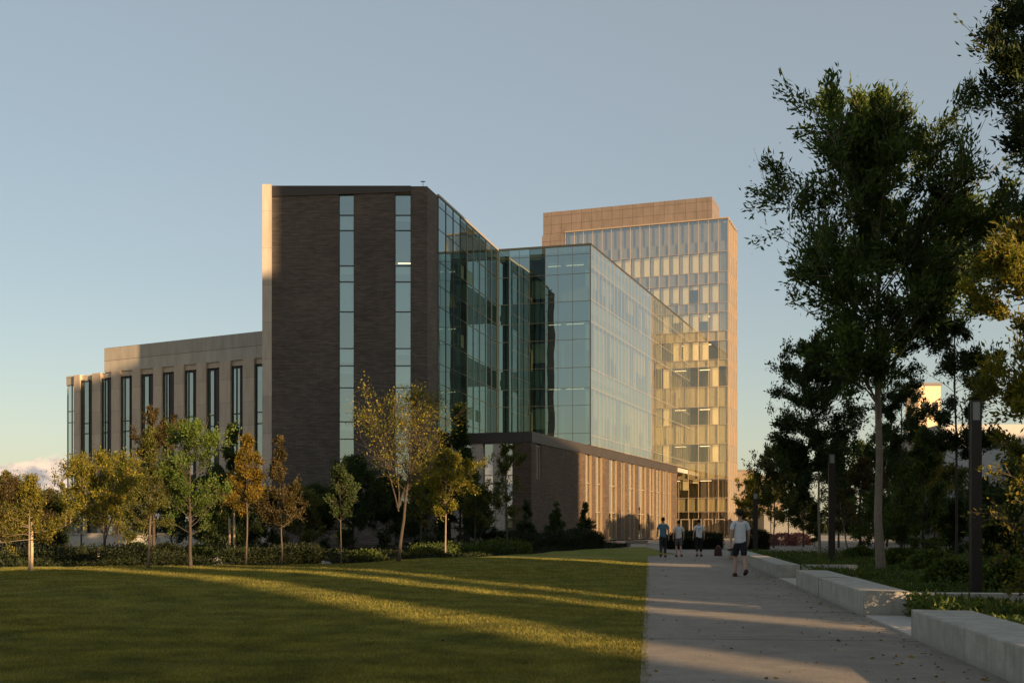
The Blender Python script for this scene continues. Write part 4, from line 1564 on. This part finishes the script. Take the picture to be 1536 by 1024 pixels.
T('drooping shrub with orange sunlit sprays at the right edge', 1590, 15.0, 690, 880, 92, 'oval', 'gold', 2600, 82, bark='barkdark', nl=40, upang=-8, group=RG, llen=.10, wid=.3, name='shrub', cat='shrub')

for i, (px, Y, top, half, leaf, lab) in enumerate((
        (1246, 104, 705, 40, 'olive', 'olive tree in the back row behind the middle lamp post'),
        (1290, 100, 668, 48, 'dark', 'dark tree in the back row just left of the big trunk'),
        (1345, 104, 672, 46, 'green', 'green tree in the back row right of the big trunk'),
        (1376, 98, 690, 42, 'dark', 'dark tree in the back row below the cream tower'),
        (1425, 86, 700, 44, 'olive', 'olive tree in the back row left of the white building'),
        (1470, 80, 722, 46, 'dark', 'dark tree in the back row below the sloping grey roof'),
        (1530, 74, 690, 50, 'dark', 'dark tree in the back row at the right edge'),
        (1205, 118, 742, 30, 'dark', 'low dark tree in the back row before the pale pavilion'),
        (1312, 60, 742, 40, 'cover', 'low leafy green tree beside the big trunk, half hidden by it'),
        (1358, 50, 738, 36, 'cover', 'low leafy green tree right of the big trunk, near the ground cover'))):
    T(lab, px, Y, top, 832 if Y < 90 else 812, half * 1.15, 'oval', leaf, 3600, 110 + i, bark='barkdark', nl=46, group=RG, llen=.22 if Y < 70 else .34)

# ---- hedges and bushes
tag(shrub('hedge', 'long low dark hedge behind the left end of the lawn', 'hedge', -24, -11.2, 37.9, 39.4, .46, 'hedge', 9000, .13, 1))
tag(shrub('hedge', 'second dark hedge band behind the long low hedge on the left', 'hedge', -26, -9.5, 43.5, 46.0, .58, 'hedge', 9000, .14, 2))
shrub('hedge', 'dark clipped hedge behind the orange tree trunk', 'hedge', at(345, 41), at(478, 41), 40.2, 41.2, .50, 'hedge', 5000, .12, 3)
shrub('hedge', 'mounded dark hedge at the foot of the small conifers', 'hedge', 0, 11.5, -.6, .7, .92, 'hedge', 9000, .15, 4, fr=FR((at(745, 66), 62.5), (.52, .854), (-.854, .52)))
shrub('hedge', 'low green hedge under the pale trunk tree', 'hedge', 0, 7.0, -.5, .6, .55, 'cover', 5000, .14, 5, fr=FR((at(640, 53), 50.5), (.62, .785), (-.785, .62)))
shrub('hedge', 'dark clipped hedge block in the plaza behind the walkers', 'hedge', at(1006, 74), at(1082, 74), 74, 77, zat(803, 75), 'hedge', 6000, .16, 6)
shrub('hedge', 'dark clipped hedge block at the foot of the farthest lamp post', 'hedge', at(1122, 72), at(1153, 72), 72, 75, zat(803, 73), 'hedge', 3600, .16, 7)
BG = 'low bushes between the lawn and the buildings'
rb = random.Random(8)
for i, (px, Y, hw, h, lf, lab) in enumerate((
        (250, 41, 30, .75, 'hedge', 'round dark bush behind the tall narrow tree'),
        (300, 42.5, 24, .65, 'dark', 'round dark bush right behind the bright green tree trunk'),
        (355, 42, 26, .50, 'cover', 'light green bush at the foot of the orange tree'),
        (430, 45, 30, .55, 'cover', 'pale green bush at the foot of the sparse olive tree'),
        (545, 43, 34, .45, 'cover', 'low green bush left of the large amber tree trunk'),
        (640, 47, 30, .50, 'olive', 'low olive bush right of the large amber tree trunk'),
        (205, 47, 30, .70, 'dark', 'dark bush below the terrace wall'),
        (1175, 88, 22, .9, 'pink', 'pinkish flowering bush at the far plaza, left of the others'),
        (1198, 92, 20, .9, 'pink', 'pinkish flowering bush at the far plaza behind the slim trunks'),
        (1152, 96, 14, .8, 'pink', 'pinkish flowering bush at the far plaza near the farthest lamp post'))):
    x = at(px, Y)
    w = hw / F * Y
    shrub('bush', lab, 'bush', x - w, x + w, Y - w * .7, Y + w * .7, h, lf, 1400, .14 if Y < 60 else .2, 60 + i, group=BG, shape='ball')

for i, (px, Y, hw, h, lab) in enumerate((
        (1348, 36, 34, .62, 'bushy green clump just right of the big tree trunk'),
        (1398, 31, 40, .66, 'bushy green clump midway between the big trunk and the nearest lamp post'),
        (1428, 25, 42, .58, 'bushy green clump right behind the second nearest bench, left of the nearest lamp post'),
        (1290, 44, 26, .55, 'bushy green clump between the middle lamp post and the big trunk'),
        (1508, 22, 46, .70, 'bushy green clump right of the nearest lamp post'))):
    x = at(px, Y)
    w = hw / F * Y
    shrub('bush', lab, 'bush', x - w, x + w, Y - w, Y + w, h, 'cover', 2200, .16, 160 + i, group='bushy clumps in the bed right of the benches', shape='ball')

# boulders and stakes
for i, (px, Y, s, lab) in enumerate(((327, 40.4, .34, 'pale boulder left of the orange tree trunk'), (341, 41.0, .22, 'small pale boulder beside the larger one left of the orange tree'),
                                     (487, 40.6, .26, 'pale boulder between the olive tree and the slim sapling'), (460, 41.5, .24, 'small pale boulder right of the olive tree'))):
    bm = bmesh.new()
    bmesh.ops.create_icosphere(bm, subdivisions=3, radius=1)
    rr = random.Random(i)
    ph = [rr.uniform(0, 6) for _ in range(4)]
    for v in bm.verts:
        c = v.co
        f = 1 + .16 * math.sin(3 * c.x + ph[0]) * math.sin(2.6 * c.y + ph[1]) + .1 * math.sin(5 * c.z + ph[2])
        v.co = Vector((at(px, Y) + c.x * s * .9 * f, Y + c.y * s * f, c.z * s * .6 * f + s * .2))
    me = bpy.data.meshes.new('boulder')
    bm.to_mesh(me)
    bm.free()
    me.materials.append(M['rock'])
    o = bpy.data.objects.new('boulder', me)
    COL.objects.link(o)
    tag(o, lab, 'boulder', 'boulders along the lawn edge')
for px, Y, h, lab in ((147, 43, .62, 'short pale wooden stake in the left hedge'), (344, 44, 1.7, 'left one of two thin wooden tree stakes left of the orange tree'), (351, 44, 1.9, 'right one of two thin wooden tree stakes left of the orange tree'), (47.5, 33.2, 1.5, 'wooden stake beside the far left young tree')):
    x = at(px, Y)
    v, f = tubes([(np.array([[x, Y, -.02], [x + .01, Y, h * .5], [x, Y, h]]), np.array([.045, .042, .04]))], 7)
    o = npmesh('wooden_stake', v, f, M['stake'])
    tag(o, lab, 'stake', 'wooden tree stakes')

# ---- ground cover of the right bed
rng = np.random.default_rng(9)
n = 120000
Yc = rng.uniform(0, 1, n) ** 1.5 * 50 + 9.5
Xc = benchx(Yc) + .72 + rng.uniform(0, 1, n) ** 1.2 * (Yc * .33)
hgt = .10 + .16 * (np.sin(Xc * 1.1 + np.sin(Yc * .8) * 1.6) * np.sin(Yc * .7 + Xc * .4) + 1) / 2 + .10 * np.clip((Xc - benchx(Yc) - 2.5) / 3, 0, 1)
Pz = hgt * rng.uniform(.15, 1.1, n)
az = rng.uniform(0, 2 * np.pi, n)
v, f = leaf_quads(np.stack([Xc, Yc, Pz], 1), np.stack([np.cos(az), np.sin(az), np.full(n, .7)], 1), .085, .020, rng, .8)
tag(npmesh('ground_cover', v, f, LM['cover']), 'low green ground cover plants in the bed right of the benches', 'ground cover', kind='stuff')
n = 50000
Xc = rng.uniform(-26, 8, n)
lo = np.interp(Xc, [t[0] for t in LB], [t[1] for t in LB])
Yc = lo + rng.uniform(0, 1, n) ** 1.4 * 26 + .05
hgt = .08 + .22 * (np.sin(Xc * .9 + np.sin(Yc * .6)) * np.sin(Yc * .5) + 1) / 2
az = rng.uniform(0, 2 * np.pi, n)
v, f = leaf_quads(np.stack([Xc, Yc, hgt * rng.uniform(.1, 1.1, n)], 1), np.stack([np.cos(az), np.sin(az), np.full(n, .8)], 1), .13, .03, rng, .8)
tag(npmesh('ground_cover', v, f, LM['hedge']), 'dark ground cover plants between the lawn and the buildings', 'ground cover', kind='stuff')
# tufts that spill over the bench ends
n = 5200
u = rng.uniform(0, 1, (n, 3))
q = np.where(rng.uniform(0, 1, n) < .6, 0, 1)
y0 = np.where(q == 0, 14.6, 26.6) + u[:, 1] * 2.3
x0 = benchx(y0) + .55 + u[:, 0] * 1.6
v, f = leaf_quads(np.stack([x0, y0, .05 + .34 * u[:, 2] * (1 - .4 * u[:, 0])], 1), rng.normal(0, 1, (n, 3)) + np.array([-.3, -.3, .6]), .095, .022, rng, .8)
tag(npmesh('ground_cover', v, f, LM['cover']), 'green plants spilling between the bench ends', 'ground cover', kind='stuff')
# fallen leaves
n = 420
Yl = 9.5 + rng.uniform(0, 1, n) ** 1.5 * 40
Xl = np.where(rng.uniform(0, 1, n) < .6, benchx(Yl) - .05 - rng.gamma(1.2, .35, n), pathl(Yl) + rng.normal(.3, 1.6, n))
zl = np.where(Xl > pathl(Yl), .034, lawn_z(Xl, Yl) + .02)
ang = rng.uniform(0, 2 * np.pi, n)
v, f = leaf_quads(np.stack([Xl, Yl, zl], 1), np.stack([np.cos(ang), np.sin(ang), np.zeros(n)], 1), .05, .014, rng, .12, .02)
tag(npmesh('fallen_leaves', v, f, LM['orange']), 'small fallen leaves scattered on the path and lawn', 'leaves', kind='stuff')
# far woods
n = 15000
Xw = rng.uniform(-190, 210, n)
Xw = np.where((Xw > -65) & (Xw < 45), Xw - 140, Xw)
top = 5.5 + 3.5 * np.sin(Xw * .11) * np.sin(Xw * .047 + 1) + 1.5 * np.sin(Xw * .5)
v, f = leaf_quads(np.stack([Xw, 330 + rng.normal(0, 6, n), top * rng.uniform(0, 1.05, n)], 1), rng.normal(0, 1, (n, 3)), 1.6, .5, rng, 1)
tag(npmesh('distant_woods', v, f, LM['hedge']), 'strip of distant trees along the horizon', 'woods', kind='stuff')

# ================================================================== OFF-FRAME SHADE BLOCKERS (unseen, added and shaped to cast the evening shade)
AZ, EL = 137.0, 12.0
SUN = Vector((math.sin(R(AZ)) * math.cos(R(EL)), math.cos(R(AZ)) * math.cos(R(EL)), math.sin(R(EL))))   # towards the sun
sh = (SUN.x / math.hypot(SUN.x, SUN.y), SUN.y / math.hypot(SUN.x, SUN.y))
un = (-sh[1], sh[0])          # u axis across the light
if un[1] < 0:
    un = (-un[0], -un[1])


def shade_block(label, u0, u1, v, dep, h, lean=(0, 0), mat='tan'):
    """an added unseen blocker v metres toward the sun from the origin line, spanning u0..u1 across the light"""
    fr = FR((sh[0] * v, sh[1] * v), un, sh)
    c = fr.xy((u0 + u1) / 2, dep / 2)
    root = empty('leaning_shade_slab' if lean != (0, 0) else 'shade_blocker', (*c, 0), label, 'wall' if lean != (0, 0) else 'building')
    b = MB()
    q = []
    for z in (0, h):
        a, c = u0 + lean[0] * (z - 10.3), u1 + lean[1] * (z - 10.3)
        q += [fr.pt(a, 0, z), fr.pt(c, 0, z), fr.pt(c, dep, z), fr.pt(a, dep, z)]
    b.hexa(q, u1 - u0, dep, h)
    b.build('wall', M[mat], root)
    b = MB()
    b.fbox(fr, u0 + lean[0] * (h - 10.3), u1 + lean[1] * (h - 10.3), -.2, dep + .2, h, h + .4)
    b.build('roof', M['grey'], root)
    return root


for lab, u0, u1, h, *ln in (
        ('added shade blocker outside the frame, tallest slab, shading the brick block', 50.4, 68.5, 55),
        ('added shade blocker outside the frame, second tallest slab beside the tallest', 45.5, 50.38, 47.5),
        ('added shade blocker outside the frame that shades the near end of the podium', 68.52, 80, 33),
        ('added shade blocker outside the frame shading the white building', 80.1, 112, 25.6),
        ('added shade blocker outside the frame shading the slim dark tree', 35.9, 45.48, 26),
        ('narrow added shade blocker outside the frame shading the thin dark tree', 33.5, 35.88, 24),
        ('low added shade blocker outside the frame between two taller ones', 31.2, 33.48, 13.2),
        ('added shade blocker outside the frame shading the big tall tree', 26.6, 31.18, 24.5),
        ('added wide slanted shade slab outside the frame shading the far lawn', 15.75, 26.58, 15.6, (.65, 0)),
        ('added narrow leaning shade slab outside the frame between two gaps of sun', 14.25, 15.2, 15.9, (.65, .65)),
        ('added leaning shade slab outside the frame between the two sun streaks', 10.05, 13.2, 15.9, (.95, .65)),
        ('added long shade slab with one slanted end outside the frame shading the near lawn', -22, 8.8, 15.6, (0, .95))):
    shade_block(lab, u0, u1, 40, 1.2 if ln else 16, h, *ln)  # leaning ones are invented, their gaps shaped to cut the lawn's sun streaks

# ================================================================== SKY, SUN, CAMERA
w = bpy.data.worlds.new('World')
S.world = w
w.use_nodes = True
nt = w.node_tree
bg = nt.nodes['Background']
sk = nt.nodes.new('ShaderNodeTexSky')
sk.sky_type = 'NISHITA'
sk.sun_disc = False
sk.sun_elevation = R(EL)
sk.sun_rotation = R(AZ)
K = 2.4
skf = N(nt, 'VectorMath', operation='SCALE')
skf.inputs['Scale'].default_value = .078 * 10 / K
nt.links.new(sk.outputs[0], skf.inputs[0])
ad = N(nt, 'VectorMath', operation='ADD')
ad.inputs[1].default_value = (.230 * 10 / K, .243 * 10 / K, .236 * 10 / K)
nt.links.new(skf.outputs[0], ad.inputs[0])
# evening cumulus low in the west-north-west
tc = nt.nodes.new('ShaderNodeTexCoord')
sx = N(nt, 'SeparateXYZ')
nt.links.new(tc.outputs['Generated'], sx.inputs[0])
mp = N(nt, 'Mapping')
mp.inputs['Scale'].default_value = (9, 9, 17)
nt.links.new(tc.outputs['Generated'], mp.inputs[0])
cn = noise(nt, mp.outputs[0], 2.6, 7, .55)


def mrange(src, a, b, c, d):
    m = N(nt, 'MapRange', interpolation_type='SMOOTHSTEP')
    for k_, v_ in zip(('From Min', 'From Max', 'To Min', 'To Max'), (a, b, c, d)):
        m.inputs[k_].default_value = v_
    nt.links.new(src, m.inputs['Value'])
    return m.outputs[0]


def mul(a, b, op='MULTIPLY'):
    m = N(nt, 'Math', operation=op)
    for i_, s_ in enumerate((a, b)):
        if isinstance(s_, (int, float)):
            m.inputs[i_].default_value = s_
        else:
            nt.links.new(s_, m.inputs[i_])
    return m.outputs[0]


hi = mrange(sx.outputs[2], .030, .070, 1, 0)
azm = mrange(sx.outputs[0], -.345, -.28, 1, 0)
cov = mul(mul(cn, mul(hi, .55), 'ADD'), azm)
mask = mul(mrange(cov, .70, .84, 0, .9), mrange(sx.outputs[2], .0, .01, 0, 1))
cc = ramp(nt, [(.42, (1.9, 1.75, 1.8)), (.58, (4.8, 3.5, 2.6))], noise(nt, mp.outputs[0], 4.0, 5, .6))
warm = N(nt, 'VectorMath', operation='SCALE')
warm.inputs[0].default_value = (.62 / K, .34 / K, -.15 / K)
nt.links.new(mrange(sx.outputs[2], 0.0, .22, 1, 0), warm.inputs['Scale'])
ad2 = N(nt, 'VectorMath', operation='ADD')
nt.links.new(ad.outputs[0], ad2.inputs[0])
nt.links.new(warm.outputs[0], ad2.inputs[1])
nt.links.new(mixc(nt, ad2.outputs[0], cc, mask), bg.inputs[0])
bg.inputs[1].default_value = .1

sl = bpy.data.lights.new('sun', 'SUN')
sl.energy = 5.0
sl.angle = R(.5)
sl.color = (1.0, .66, .34)
so = bpy.data.objects.new('sun', sl)
COL.objects.link(so)
so.location = (60, -60, 60)
so.rotation_euler = (-SUN).to_track_quat('-Z', 'Y').to_euler()

cam = bpy.data.cameras.new('camera')
cam.sensor_width = 36
cam.lens = F / 1536 * 36
cam.shift_y = (HY - 512) / 1536
cam.clip_end = 5000
co = bpy.data.objects.new('camera', cam)
COL.objects.link(co)
co.location = (0, 0, CAMH)
co.rotation_euler = (R(90), 0, 0)
S.camera = co

S.view_settings.view_transform = 'Standard'
S.view_settings.look = 'None'
S.view_settings.exposure = math.log2(K)
S.view_settings.gamma = 1
S.render.engine = 'CYCLES'
S.cycles.use_denoising = True
S.cycles.max_bounces = 8
S.cycles.diffuse_bounces = 3
S.cycles.glossy_bounces = 4
S.cycles.transparent_max_bounces = 10
S.cycles.transmission_bounces = 4
S.cycles.sample_clamp_indirect = 4
